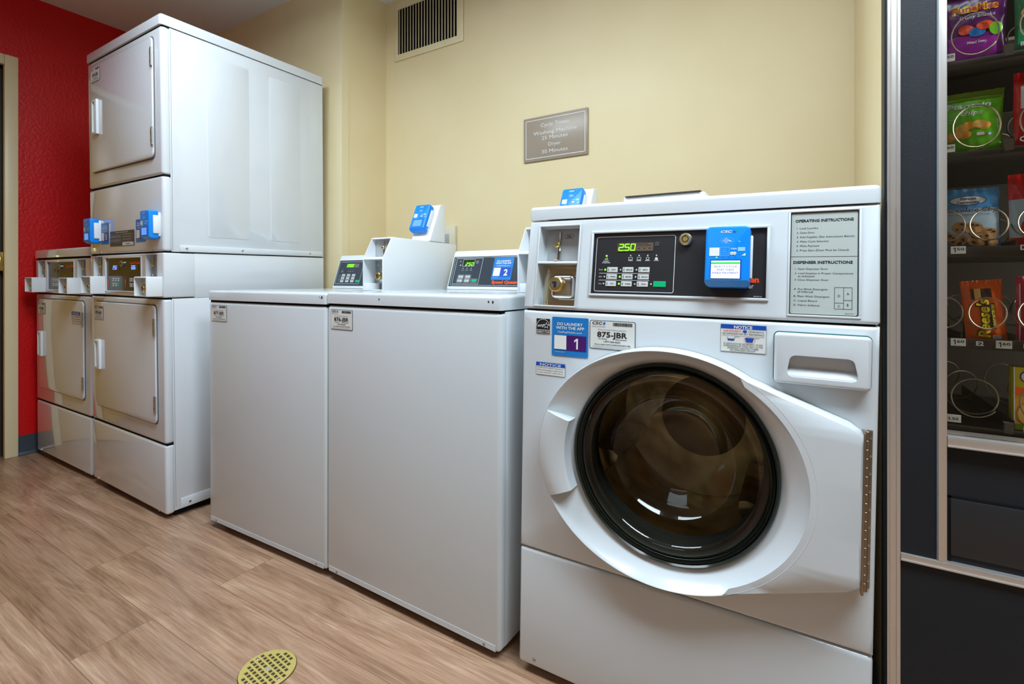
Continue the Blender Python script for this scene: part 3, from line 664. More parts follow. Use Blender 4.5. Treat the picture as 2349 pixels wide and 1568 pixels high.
# stickers
f = Part(); u0, u1, v0, v1 = 0.0358, 0.0725, 0.8155, 0.8512
f.rect(FRONT, u0, u1, v0, v1, 0.0012, WINK); f.rect(FRONT, u0+0.0008, u1-0.0008, v0+0.0008, v1-0.0008, 0.0015, INK)
f.ring(FRONT, 0.0541, 0.8325, 0.0165, 0.0009, 0.0018, WINK, 24, a0=5, a1=175); f.rect(FRONT, u0+0.0008, u1-0.0008, 0.8235, 0.8245, 0.0018, WINK)
f.text(FRONT, 'energy', 0.0395, 0.8305, 0.0072, 0.0019, WINK, w=0.018, bold=0.01, slant=0.35, rot=8)
st5 = [(0.0625+0.0072*(1 if k % 2 == 0 else 0.42)*math.cos(R(90+36*k)), 0.8345+0.0072*(1 if k % 2 == 0 else 0.42)*math.sin(R(90+36*k))) for k in range(10)]
f.outline(FRONT, st5, 0.0009, 0.0019, WINK); f.text(FRONT, 'ENERGY STAR', 0.0541, 0.8172, 0.005, 0.0018, WINK, w=0.033, al='c')
f.done('energy_sticker', w1, 'black energy rating sticker with star')
app_sticker(w1, FRONT, 0.0772, 0.8562, 0.089, 0.0886, '1')
id_label(w1, FRONT, 0.1695, 0.8537, 0.1023, 0.0628, '875-JBR')
small_notice(w1, FRONT, 0.0372, 0.7486, 0.0742, 0.029, ('DOOR LOCK LIGHT must go out', 'before attempting to open door.', 'To open, push door in then pull out.'))
f = Part(); u0, u1, v0, v1 = 0.4394, 0.5184, 0.8078, 0.8603; U = lambda a: u0+(u1-u0)*a; V = lambda a: v1-(v1-v0)*a
f.rect(FRONT, u0, u1, v0, v1, 0.0009, INK); f.rect(FRONT, u0+0.0004, u1-0.0004, v0+0.0004, v1, 0.0012, PAPER); f.rect(FRONT, u0, u1, V(0.16), v1, 0.0014, NBLUE); f.text(FRONT, 'NOTICE', U(0.5), V(0.145), 0.006, 0.0017, WINK, w=0.032, al='c', bold=0.03)
f.text(FRONT, 'HIGH EFFICIENCY', U(0.06), V(0.27), 0.0038, 0.0016, ORED, w=0.032, bold=0.01); f.text(FRONT, 'DETERGENT IS', U(0.62), V(0.27), 0.0034, 0.0016, INK, w=0.026); f.disc(FRONT, U(0.54), V(0.235), 0.004, 0.0016, NBLUE, 14, r2=0.0026)
f.text(FRONT, 'RECOMMENDED FOR BEST PERFORMANCE', U(0.5), V(0.365), 0.0034, 0.0016, INK, w=0.072, al='c'); f.line(FRONT, (U(0.03), V(0.41)), (U(0.97), V(0.41)), 0.0004, 0.0016, INK)
f.poly(FRONT, [(U(0.17), V(0.58)), (U(0.30), V(0.58)), (U(0.31), V(0.52)), (U(0.16), V(0.52))], 0.0016, NBLUE); f.outline(FRONT, [(U(0.15), V(0.45)), (U(0.17), V(0.59)), (U(0.30), V(0.59)), (U(0.32), V(0.45)), (U(0.43), V(0.45))], 0.0006, 0.0017, INK, False)
f.poly(FRONT, [(U(0.57), V(0.62)), (U(0.71), V(0.62)), (U(0.74), V(0.46)), (U(0.54), V(0.46))], 0.0016, NBLUE); f.line(FRONT, (U(0.74), V(0.46)), (U(0.86), V(0.46)), 0.0006, 0.0017, INK); f.ring(FRONT, U(0.645), V(0.54), 0.0098, 0.0006, 0.0018, ORED, 24, r2=0.0058)
for k, s_ in enumerate(('IF USING NON HE DETERGENT, AVOID', 'OVERSUDDING BY USING ONLY 1/2 THE', 'DETERGENT MANUFACTURERS', 'RECOMMENDED AMOUNT')): f.text(FRONT, s_, U(0.5), V(0.73+0.078*k), 0.0034, 0.0016, INK, w=(0.068, 0.068, 0.054, 0.044)[k], al='c')
f.done('notice_sticker', w1, 'detergent notice with small drawings')
# dispenser drawer
f = Part(); f.prism(FRONT, rrect(0.5325, 0.678, 0.7605, 0.8515, 0.007), 0.0005, 0.020, WHITE2, 0.005, 3)
c = Part(); c.prism(FRONT, [(0.5535, 0.782), (0.556, 0.776), (0.562, 0.7735), (0.651, 0.7735), (0.657, 0.776), (0.6595, 0.782), (0.6545, 0.806), (0.651, 0.8105), (0.645, 0.8125), (0.567, 0.8125), (0.561, 0.8105), (0.5575, 0.806)], 0.0025, 0.05, WHITE2)
f.cut(c); f.prism(Frame((0, 0, 0), (0, 0, 1), (0, -1, 0), (1, 0, 0)), [(0.7725, 0.0035), (0.7725, 0.0185), (0.7765, 0.0175), (0.7885, 0.0035)], 0.5535, 0.6595, WHITE2); dd = f.done('dispenser_drawer', w1, 'white detergent drawer with a recessed grip')
f = Part(); f.prism(FRONT, rrect(0.5305, 0.680, 0.7580, 0.853, 0.009), 0.0002, 0.0008, mat('teal_gasket', (0.03, 0.16, 0.15), 0.5)); c = Part(); c.box(FRONT, 0.54, 0.67, 0.768, 0.846, -0.01, 0.01, GAP); f.cut(c); f.done('drawer_gasket', w1, 'thin teal gasket around the drawer')  # even teal rim around the drawer edge
# the door
CU, CV = 0.344, 0.570; EU, EV, EA, EB = 0.336, 0.5665, 0.2695, 0.2365
door = Part(); N = 180
def ell_r(a):
    du, dv = math.cos(a), math.sin(a); x, y = (CU-EU)/EA, (CV-EV)/EB; dx, dy = du/EA, dv/EB
    A = dx*dx+dy*dy; B = 2*(x*dx+y*dy); C_ = x*x+y*y-1; return (-B+math.sqrt(B*B-4*A*C_))/(2*A)
def ring_grid(f, angs, prof, m, r_in, close):
    vs = []; k = len(angs)
    for (s_, dr, n_) in prof:
        for a in angs:
            ro = ell_r(a); r_ = r_in + (ro-r_in)*s_ + dr; vs.append(FRONT.P(CU+r_*math.cos(a), CV+r_*math.sin(a), n_))
    fs = []
    for j in range(len(prof)-1):
        for i in range(k if close else k-1): i2 = (i+1) % k; fs.append((j*k+i, j*k+i2, (j+1)*k+i2, (j+1)*k+i))
    f.raw(vs, fs, m, True)
angs = [2*math.pi*i/N for i in range(N)]
ring_grid(door, angs, [(0, -0.003, -0.012), (0, -0.002, 0.004), (0, 0.001, 0.007), (0.12, 0, 0.0085), (0.5, 0, 0.0195), (0.86, 0, 0.036), (0.93, 0, 0.0405), (0.975, 0, 0.0418), (1, -0.001, 0.040), (1, 0.002, 0.031), (1, 0.003, 0.002)], WHITE2, 0.205, True)
# wedge towards the hinge
def ept(x, top): return (x, EV + (1 if top else -1)*EB*math.sqrt(max(0, 1-((x-EU)/EA)**2)))
pts = [ept(0.478, True), (0.6670, 0.6965), (0.6670, 0.4285), ept(0.455, False)]
arc = []
a_s = math.atan2((ept(0.455, False)[1]-EV)/EB, (0.455-EU)/EA); a_e = math.atan2((ept(0.478, True)[1]-EV)/EB, (0.478-EU)/EA)
for i in range(1, 24):
    a = a_s+(a_e-a_s)*i/24; arc.append((EU+EA*0.985*math.cos(a), EV+EB*0.985*math.sin(a)))
NA = 30; vs = []; tp, bp_ = pts[0], pts[3]
for i in range(NA+1):
    a = a_e+(a_s-a_e)*i/NA; au, av = EU+EA*0.955*math.cos(a), EV+EB*0.955*math.sin(a); t = (math.sin(a_e)-math.sin(a))/(math.sin(a_e)-math.sin(a_s))
    # outer boundary: from the top tangent point along the edge to the hinge and back to the bottom tangent point
    L1, L2, L3 = 0.22, 0.56, 0.22; k = i/NA
    if k < L1: q_ = k/L1; ou, ov = tp[0]+(0.667-tp[0])*q_, tp[1]+(0.6965-tp[1])*q_
    elif k < L1+L2: q_ = (k-L1)/L2; ou, ov = 0.667, 0.6965+(0.4285-0.6965)*q_
    else: q_ = (k-L1-L2)/L3; ou, ov = 0.667+(bp_[0]-0.667)*q_, 0.4285+(bp_[1]-0.4285)*q_
    if i in (0, NA): au, av = ou, ov
    cu_, cv_ = 0.55, 0.56; d_ = math.hypot(cu_-ou, cv_-ov); iu, iv = ou+(cu_-ou)*0.004/d_, ov+(cv_-ov)*0.004/d_
    vs += [FRONT.P(au, av, 0.0415), FRONT.P(iu, iv, 0.0415), FRONT.P(ou, ov, 0.0370), FRONT.P(ou, ov, 0.001)]
fs = []
for i in range(NA):
    for j in range(3): fs.append((4*i+j, 4*i+j+1, 4*i+j+5, 4*i+j+4))
door.raw(vs, fs, WHITE2, True)
dr = door.done('door', w1, 'white oval door tapering to the hinge', ang=50)
# grip on the left of the door
g = Part(); ga = [math.pi - math.asin(0.078/0.26) + (math.asin(0.078/0.26)+math.asin(0.104/0.26))*i/30 for i in range(31)]
prof = [(0.10, 0, 0.002), (0.10, 0, 0.028), (0.115, 0, 0.043), (0.2, 0, 0.0475), (0.6, 0, 0.049), (0.9, 0, 0.0455), (0.985, 0, 0.040), (0.995, 0, 0.02)]
ring_grid(g, ga, prof, WHITE2, 0.205, False)
for a in (ga[0], ga[-1]):
    vs = []
    for (s_, d_, n_) in prof: r_ = 0.205+(ell_r(a)-0.205)*s_; vs.append(FRONT.P(CU+r_*math.cos(a), CV+r_*math.sin(a), n_))
    g.raw(vs, [tuple(range(len(vs)))], WHITE2)
g.done('door_handle', dr, 'raised white grip')
f = Part()
f.lathe(FRONT, CU, CV, [(0.2035, -0.02), (0.2035, 0.012), (0.2005, 0.016), (0.197, 0.012), (0.1965, 0.002)], GASK, 96)
f.lathe(FRONT, CU, CV, [(0.1965, 0.003), (0.1945, 0.0135), (0.1915, 0.004)], CHROME, 96)
f.lathe(FRONT, CU, CV, [(0.1915, 0.003), (0.188, 0.0085), (0.185, -0.004)], GASK, 96)
f.done('window_ring', dr, 'dark rubber and chrome ring around the glass')
f = Part()
f.lathe(FRONT, CU, CV, [(0.188, 0.004), (0.180, 0.012), (0.172, 0.012), (0.165, 0.004), (0.158, -0.012), (0.150, -0.035), (0.138, -0.056), (0.115, -0.074), (0.088, -0.084), (0.083, -0.089), (0.076, -0.087), (0.04, -0.092), (0.00001, -0.0935)], BOWLGLASS, 96)
f.done('glass_bowl', dr, 'clear deep glass bowl', auto=True, ang=80)
DRUMM = mat('drum_steel', (0.55, 0.45, 0.27), 0.33, metal=0.9); add_noise_bump(DRUMM, 9, 0.5, 0.02, 2, (6, (0.30, 0.24, 0.13), (0.70, 0.58, 0.36))); 
f = Part(); f.lathe(FRONT, CU, CV, [(0.21, -0.03), (0.175, -0.045), (0.172, -0.06), (0.20, -0.075), (0.205, -0.10)], mat('door_boot_rubber', (0.012, 0.013, 0.012), 0.5), 80); f.done('rubber_boot', w1, 'black rubber boot')
f = Part(); f.lathe(FRONT, CU, CV, [(0.205, -0.09), (0.212, -0.12), (0.212, -0.40), (0.15, -0.412), (0.0001, -0.415)], DRUMM, 80)
for k in range(3):
    a = R(80+120*k); fr = Frame(FRONT.P(CU+0.211*math.cos(a), CV+0.211*math.sin(a), 0), (0, 1, 0), (-math.cos(a), 0, -math.sin(a)))
    f.prism(Frame(fr.o, (math.sin(a), 0, -math.cos(a)), (-math.cos(a), 0, -math.sin(a)), (0, 1, 0)), [(-0.035, 0), (-0.014, 0.045), (0, 0.055), (0.014, 0.045), (0.035, 0)], 0.13, 0.39, DRUMM, 0.004)
f.lathe(FRONT, CU, CV, [(0.11, -0.413), (0.085, -0.395), (0.03, -0.385), (0.0001, -0.383)], mat('drum_hub', (0.62, 0.48, 0.26), 0.45, metal=0.5), 48)
f.done('drum', w1, 'steel wash drum')
# hinge
f = Part(); f.box(FRONT, 0.6675, 0.6715, 0.4215, 0.6925, 0.001, 0.034, mat('hinge_bronze', (0.30, 0.24, 0.18), 0.35, metal=0.9), 0.001)
hb = mat('hinge_bronze', (0, 0, 0))
for k in range(18):
    z0 = 0.4205+k*0.01515; vs = Frame((0.674, -0.012, z0), (1, 0, 0), (0, -1, 0), (0, 0, 1)); f.cyl(vs, 0, 0, 0.0045, 0, 0.0142, hb, 14, 0.0004)
f.box(FRONT, 0.674, 0.683, 0.4215, 0.6925, 0.0005, 0.004, hb, 0.001)
for k in range(9): f.cyl(FRONT, 0.680, 0.435+0.0305*k, 0.0022, 0.004, 0.0052, STEEL, 8)
f.done('hinge', w1, 'long bronze piano hinge')
screw(w1, FRONT, 0.043, 0.043, 0.0045, STEEL)
f = Part(); f.box(SB, 0.03, W-0.03, 0.045, 0.69, 0.0155, 0.03, GAP); f.done('shade_block', w1, 'added black block for the shade underneath')  # black block added as painted shade in the gap under the washer
feet(w1, [(0.06, 0.07), (W-0.06, 0.07), (0.06, 0.66), (W-0.06, 0.66)])
# low box with dark lid lying on top of the washer
bx = thing('utility_box', 'low white box with thin dark lid on top of the front-loading washer', 'box', (-0.336, 1.30, 1.115), (0, R(0.4), R(1.0)))
f = Part(); wbox(f, -0.103, 0.103, 0.0, 0.16, 0.0015, 0.0455, WPL, 0.002); f.done('base', bx)
f = Part(); wbox(f, -0.098, 0.094, -0.004, 0.15, 0.0456, 0.0492, BROWN, 0.001); f.done('lid', bx, 'thin dark brown lid')

# ------------------------------------------------------------------ TOP LOADING WASHERS
def top_loader(root, W, kind):
    f = Part(); f.box(SB, 0.0, W, 0.022, 0.70, 0.030, 0.8665, WHITE2, 0.005); f.done('cabinet', root)
    f = Part(); f.box(FRONT, 0, W, 0.026, 0.864, -0.034, 0.0, WHITE2, 0.012, 4); f.box(FRONT, 0.012, W-0.012, 0.03, 0.045, -0.0, 0.0008, WHITE2); f.done('front_panel', root)
    f = Part(); f.box(FRONT, 0.004, W-0.004, 0.860, 0.873, -0.68, -0.006, GAP); f.done('lid_seam', root, 'dark seam under the top')
    f = Part(); f.cap(-0.001, W+0.001, -0.002, 0.71, 0.8695, 0.9055, WHITE2, 0.009); f.done('top', root)
    f = Part(); f.box(SB, 0.05, 0.50, 0.06, 0.53, 0.9052, 0.9068, WHITE2, 0.0007, 1); f.done('lid', root)
    # console
    f = Part(); f.prism(CYZ, [(0.5735, 0.906), (0.6275, 1.058), (0.636, 1.0655), (0.705, 1.0655), (0.708, 0.906)], 0.002, 0.61, WPL, 0.005, 3); f.done('console', root, 'sloped white console')
    S = Frame((0, 0.5735, 0.906), (1, 0, 0), (0, 0.055, 0.157)); k_ = math.hypot(0.055, 0.157); vv = lambda z: (z-0.906)*k_/0.157
    cp = Part(); cp.rect(S, 0.010, 0.537, vv(0.919), vv(1.0405), 0.0008, mat('slate_panel', (0.03, 0.042, 0.055), 0.3)); SL = mat('slate_panel', (0, 0, 0)); n = 0.0012
    if kind == 'quantum':
        cp.outline(S, rrect(0.0172, 0.178, vv(0.9285), vv(1.0325), 0.004), 0.0011, n, WINK)
        for k in range(3): cp.disc(S, 0.088+0.015*k, vv(0.9965), 0.0012, n, BTN, 8); cp.text(S, ('WASH', 'RINSE', 'SPIN')[k], 0.088+0.015*k, vv(0.985), 0.0022, n, WINK, al='c', w=0.009)
        cp.disc(S, 0.0445, vv(0.9965), 0.0014, n, BTN, 8); cp.text(S, 'INSERT', 0.0445, vv(0.988), 0.0022, n, WINK, al='c', w=0.013); cp.text(S, 'COINS/CARD', 0.0445, vv(0.984), 0.0022, n, WINK, al='c', w=0.018)
        for k in range(3): cp.text(S, ('Soil', 'Cycle', 'Temp')[k], 0.040, vv(0.968-0.0143*k), 0.003, n, WINK, al='r', w=0.009)
        for z in (0.9622, 0.948): cp.line(S, (0.03, vv(z)), (0.142, vv(z)), 0.0006, n, WINK)
        cp.text(S, 'Speed Queen', 0.44, vv(0.936), 0.013, n, ORED, w=0.12, al='c', bold=0.04)
        cp.done('control_panel', root, 'slate control panel with white printing')
        d = Part(); d.box(S, 0.0655, 0.149, vv(1.0055), vv(1.0235), 0.0005, 0.0016, mat('grey_display', (0.16, 0.15, 0.15), 0.25)); d.rect(S, 0.0665, 0.1165, vv(1.0062), vv(1.0228), 0.0019, mat('lit_green_back', (0.02, 0.2, 0.01), 0.3, emit=(0.08, 0.5, 0.0), es=0.5))
        for c_, u in (('2', 0.073), ('5', 0.087), ('0', 0.101)): seven(d, S, c_, u, vv(1.0085), 0.009, 0.0125, 0.0022, LEDG, 0.25, t=0.0028)
        d.done('display', root, 'green lit price display reading 2.50')
        for r_ in range(3):
            for c_ in range(3):
                u = 0.0605+0.0345*c_-0.0006*r_; z = 0.969-0.0143*r_; b = Part(); b.box(S, u-0.011, u+0.011, vv(z)-0.0056, vv(z)+0.0056, 0.0005, 0.002, BTN, 0.0008, 1)
                b.text(S, (('LIGHT', 'MEDIUM', 'HEAVY'), ('NORMAL', 'PERM', 'DELICATE'), ('HOT', 'WARM', 'COLD'))[r_][c_], u, vv(z)-0.0015, 0.003, 0.0024, INK, al='c', maxw=0.016); b.done('button', root)
        b = Part(); b.box(S, 0.151, 0.175, vv(0.9405)-0.006, vv(0.9405)+0.006, 0.0005, 0.002, GREEN, 0.0008, 1); b.done('start_button', root, 'green start button')
    else:
        cp.outline(S, rrect(0.0175, 0.53, vv(0.9235), vv(1.037), 0.004), 0.0011, n, WINK)
        cp.outline(S, [(0.0272, vv(0.9288)), (0.159, vv(0.9288)), (0.160, vv(1.0325)), (0.0272, vv(1.0325))], 0.0011, n, WINK)
        cp.outline(S, [(0.0625, vv(1.0005)), (0.1215, vv(1.0005)), (0.1215, vv(1.0275)), (0.0625, vv(1.0275))], 0.001, n+0.0006, WINK)
        cp.ring(S, 0.1345, vv(1.0165), 0.0055, 0.0008, n, WINK, 18); cp.line(S, (0.1345, vv(1.0165)), (0.1345, vv(1.0195)), 0.0006, n, WINK); cp.line(S, (0.1345, vv(1.0165)), (0.1365, vv(1.0165)), 0.0006, n, WINK)
        cp.text(S, '<', 0.043, vv(1.018), 0.006, n, WINK, w=0.009); cp.disc(S, 0.051, vv(1.005), 0.003, n, BTN, 10)
        for k in range(3): cp.disc(S, 0.0675+0.021*k, vv(0.992), 0.0022, n, BTN, 8); cp.text(S, ('WASH', 'RINSE', 'SPIN')[k], 0.0675+0.021*k, vv(0.983), 0.0026, n, WINK, al='c', w=0.012)
        cp.text(S, 'Speed Queen', 0.2235, vv(0.9310), 0.0125, n, ORED, w=0.119, bold=0.05)
        cp.text(S, 'C  O  M  M  E  R  C  I  A  L', 0.365, vv(1.0325), 0.0022, n, WINK, al='r', w=0.155)
        cp.done('control_panel', root, 'slate control panel with white printing')
        d = Part(); d.rect(S, 0.063, 0.121, vv(1.001), vv(1.027), 0.0011, DISPG)
        for c_, u in (('2', 0.077), ('5', 0.0915), ('0', 0.106)): seven(d, S, c_, u, vv(1.0035), 0.0085, 0.0125, 0.0016, LEDG, 0.3, t=0.0022)
        d.done('display', root, 'green lit price display reading 2.50')
        for k, (u, z) in enumerate(((0.0655, 0.9575), (0.101, 0.9575), (0.0635, 0.9415), (0.0995, 0.9415), (0.136, 0.9415))):
            b = Part(); mt = GREEN if k == 4 else BTN; b.outline(S, rrect(u-0.0155, u+0.0155, vv(z)-0.0075, vv(z)+0.0075, 0.003), 0.0007, 0.0014, WINK)
            b.box(S, u-0.0115, u+0.0115, vv(z)-0.0052, vv(z)+0.0052, 0.0005, 0.002, mt, 0.001, 1)
            if k < 4: b.line(S, (u-0.004, vv(z)-0.002), (u+0.003, vv(z)+0.003), 0.0016, 0.0024, INK)
            b.done('start_button' if k == 4 else 'button', root, 'green start button' if k == 4 else None)
        app_sticker(root, S, 0.2175, vv(1.0345), 0.092, vv(1.0345)-vv(0.9445), '2', 0.002, dark=NBLUE)
    # coin box on the right
    x0, x1 = 0.537, 0.642
    prof = [(0.270, 0.9062), (0.270, 1.026), (0.317, 1.1075), (0.715, 1.1035), (0.715, 0.9062)]
    f = Part(); f.prism(CYZ, prof, x0, x1, WPL, 0.003, 2)
    c = Part(); c.prism(CYZ, [(0.20, 1.031), (0.334, 1.031), (0.334, 1.1015), (0.316, 1.1015), (0.2, 1.20)], x0+0.004, x1-0.004, WPL)
    c.box(FRONT, x0+0.004, x1-0.004, 0.911, 1.023, -0.335, -0.2, WPL); f.cut(c); cb = f.done('coin_box', root, 'white metal coin box with open slot and lock recesses')
    FR = Frame((0, 0.333, 0), (1, 0, 0), (0, 0, 1))
    g = Part(); g.box(FR, x0+0.006, x1-0.005, 1.033, 1.100, 0, 0.001, GREYST); g.ring(FR, x1-0.030, 1.088, 0.009, 0.0008, 0.0015, INK, 16, r2=0.0055); g.text(FR, '25¢', x1-0.030, 1.0855, 0.0045, 0.0015, INK, al='c', bold=0.02); g.done('coin_plate', cb, 'grey coin slot plate')
    coin_slide(cb, FR, x0+0.052, 1.033, 1.099, 0.001)
    FR2 = Frame((0, 0.334, 0), (1, 0, 0), (0, 0, 1))
    g = Part(); g.box(FR2, x0+0.006, x1-0.005, 0.912, 1.020, 0, 0.002, mat('zinc_plate', (0.45, 0.46, 0.46), 0.35, metal=0.8)); 
    for z in (0.925, 1.006): g.cyl(FR2, x0+0.018, z, 0.006, 0.002, 0.005, STEEL, 12, 0.001)
    g.done('vault_plate', cb, 'zinc vault plate')
    g = Part(); g.cyl(FR2, x0+0.048, 0.960, 0.021, 0.002, 0.014, WPL, 24, 0.004); g.done('lock_collar', cb)
    coin_lock(cb, FR2, x0+0.045, 0.962, 0.0145, 0.013, 0.034)
    g = Part(); g.box(Frame((0, 0.270, 0), (1, 0, 0), (0, 0, 1)), x0+0.004, x0+0.028, 0.911, 0.935, -0.06, -0.004, WPL, 0.001); g.done('coin_return', cb)
    # reader stand
    x0, x1 = 0.540, 0.642
    f = Part(); f.prism(CYZ, [(0.533, 1.1068), (0.540, 1.126), (0.600, 1.262), (0.606, 1.2645), (0.634, 1.2645), (0.634, 1.1055)], x0, x1, WPL, 0.003, 3); sd = f.done('reader_stand', root, 'white wedge stand of the card reader')
    RF = Frame((0, 0.541, 1.128), (1, 0, 0), (0, 0.061, 0.136))
    card_reader(root, RF, x0+0.001, x1-0.022, 0.012, 0.134, 0.006, 0.034, solid_back=0.012)
    # label, screws
    id_label(root, FRONT, 0.0195, 0.8515, 0.102, 0.062, '877-JBR' if kind == 'quantum' else '876-JBR')
    f = Part(); f.box(SB, 0.03, W-0.03, 0.045, 0.67, 0.011, 0.04, GAP); f.done('shade_block', root, 'added black block for the shade underneath')  # black block added as painted shade below the cabinet
    feet(root, [(0.07, 0.06), (W-0.07, 0.06), (0.07, 0.64), (W-0.07, 0.64)])
    for u in (0.05, W*0.93): screw(root, FRONT, u, 0.036, 0.004, STEEL)
CHIP = mat('paint_chip', (0.03, 0.03, 0.03), 0.6)
w2 = thing('top_load_washer', 'white top-loading washer beside the dryers, number label 877', 'washing machine', (-1.985, 1.0253, 0), (R(0.307), R(0.33), R(1.0335)), 'top-loading washers')
top_loader(w2, 0.6661, 'quantum')
w3 = thing('top_load_washer', 'white top-loading washer next to the front loader, chipped paint, number label 876', 'washing machine', (-1.318, 1.0376, 0), (R(0.208), R(0.415), R(-1.278)), 'top-loading washers')
top_loader(w3, 0.6597, 'two')
def chips(root, pts):
    f = Part(); rnd = random.Random(5)
    for (u, v, r, n) in pts:
        k = 7; f.poly(FRONT, [(u+r*rnd.uniform(0.5, 1.3)*math.cos(2*math.pi*i/k), v+r*rnd.uniform(0.5, 1.3)*math.sin(2*math.pi*i/k)) for i in range(k)], n, CHIP)
    f.done('paint_chips', root, 'dark paint chips on the edge')
chips(w3, [(0.237, 0.887, 0.0028, 0.0026), (0.625, 0.8905, 0.0028, 0.0026), (0.637, 0.8895, 0.0034, 0.0022)])
chips(w2, [(0.648, 0.8905, 0.0045, 0.0026), (0.638, 0.892, 0.002, 0.0026)])

# ------------------------------------------------------------------ DRYERS
WD = 0.70
def wrap_panel(f, z0, z1, m=WHITE, d=0.034, bev=0.012): f.box(FRONT, 0, WD, z0, z1, -d, 0.0, m, bev, 4)
def dryer_door(root, u0, u1, z0, z1, hu, hz0, hz1, hinges, num, idz):
    f = Part(); f.prism(FRONT, rrect(u0-0.005, u1+0.005, z0-0.005, z1+0.005, 0.026), 0.0002, 0.0012, GREYINK); f.done('door_gap', root, 'dark line around the door')
    f = Part(); f.prism(FRONT, rrect(u0, u1, z0, z1, 0.022), 0.001, 0.009, WHITE, 0.004, 3); d = f.done('door', root, 'square glossy dryer door')
    h = Part(); h.box(FRONT, hu, hu+0.052, hz0, hz1, 0.008, 0.020, WPL, 0.004, 3); c = Part(); c.prism(Frame((0, 0, 0), (1, 0, 0), (0, -1, 0), (0, 0, 1)), [(hu+0.007, 0.06), (hu+0.007, 0.010), (hu+0.030, 0.010), (hu+0.040, 0.06)], hz0+0.012, hz1-0.010, WPL); h.cut(c); h.done('handle', d, 'white recessed handle')
    for (a, b) in hinges:
        k = Part(); k.box(FRONT, u1-0.012, u1+0.004, a, b, 0.009, 0.012, STEEL, 0.001); k.tube([FRONT.P(u1+0.004, a, 0.0125), FRONT.P(u1+0.004, b, 0.0125)], 0.0035, STEEL, 10)
        for z in (a+(b-a)*0.25, a+(b-a)*0.7): k.cyl(FRONT, u1-0.005, z, 0.003, 0.012, 0.0135, BLACK, 8)
        k.done('hinge', d, 'steel hinge')
    id_label(d, FRONT, 0.067, idz, 0.098, 0.062, num, 0.0102, m=PAPER)
    return d
def dryer_console(root, cb_u, lit):
    f = Part(); f.box(SB, 0, WD, 0.0, 0.115, 0.8835, 1.0605, WHITE, 0.006, 3)
    c = Part()
    c.box(FRONT, 0.170, 0.512, 0.905, 1.0445, -0.004, 0.02, WPL)
    for u0 in (0.038, 0.550): c.box(FRONT, u0, u0+0.098, 0.966, 1.054, -0.02, 0.02, WPL)
    f.cut(c); f.done('console', root, 'white control console')
    f = Part(); bezel(f, FRONT, 0.170, 0.512, 0.905, 1.0445, 0.005, 0.003, WHITE); f.done('bezel', root)
    cp = Part(); cp.rect(FRONT, 0.170, 0.512, 0.905, 1.0445, -0.0036, mat('brown_black_panel', (0.035, 0.026, 0.018), 0.14)); n = -0.003
    cp.line(FRONT, (0.341, 0.91), (0.341, 1.04), 0.0008, n, GREYINK)
    cp.text(FRONT, 'Speed Queen', 0.404, 1.019, 0.011, n, ORED, w=0.092, bold=0.05)
    if lit:
        for u in (0.184, 0.352): cp.poly(FRONT, [(u, 0.955), (u+0.008, 0.955), (u+0.010, 0.965), (u+0.008, 0.930), (u+0.004, 0.915), (u, 0.930)], n, ORED)
    cp.done('control_panel', root, 'dark control panel')
    d = Part()
    for j, u in enumerate((0.235, 0.415)):
        d.rect(FRONT, u-0.004, u+0.062, 0.993, 1.016, n+0.0003, DISP)
        for k, ch in enumerate('250' if j == 0 else '6060'): seven(d, FRONT, ch, u+0.001+0.0135*k, 0.997, 0.008, 0.0145, n+0.0007, (LEDB if k < 3 else LEDOFF) if lit else LEDOFF, t=0.0026)
        for k in range(3): d.disc(FRONT, u+0.005+0.022*k, 0.975, 0.0016, n+0.0007, ORED if lit else BTN, 8)
    d.done('display', root, 'blue lit displays' if lit else 'dark unlit displays')
    for j, u in enumerate((0.224, 0.396)):
        for k in range(5):
            b = Part(); x = u+0.026*(k % 3); z = 0.952-0.022*(k//3); b.box(FRONT, x, x+0.018, z-0.008, z+0.008, -0.004, -0.002, BTN, 0.0015, 1); b.rect(FRONT, x+0.005, x+0.013, z-0.002, z+0.003, -0.0016, INK); b.done('button', root)
        b = Part(); b.box(FRONT, u+0.05, u+0.072, 0.921, 0.939, -0.004, -0.002, GREEN if lit else BTN, 0.0015, 1); b.done('start_button', root, 'green start button' if lit else None)
    k = Part(); k.cyl(FRONT, 0.333, 1.021, 0.0125, -0.0035, 0.005, STEEL, 20, 0.002); k.disc(FRONT, 0.333, 1.021, 0.006, 0.0055, INK, 12); k.done('key_lock', root, 'round key lock')
    for i, u0 in enumerate((0.038, 0.550)):
        f = Part(); f.box(FRONT, u0+0.001, u0+0.097, 0.967, 1.053, -0.0198, -0.018, GREYST); f.done('coin_plate', root, 'grey coin slot plate')
        coin_slide(root, FRONT, u0+0.036, 0.968, 1.052, -0.018)
    for i, (a, b) in enumerate(cb_u):
        f = Part(); f.box(FRONT, a, b, 0.8885, 0.9665, -0.001, 0.056, WPL, 0.004, 3); c = Part(); c.box(FRONT, a+0.004, b-0.004, 0.8925, 0.9625, 0.024, 0.08, WPL); f.cut(c)
        x = f.done('coin_box', root, 'projecting white coin box')
        coin_lock(x, FRONT, (a+b)/2-0.002, 0.922, 0.016, 0.023, 0.046)
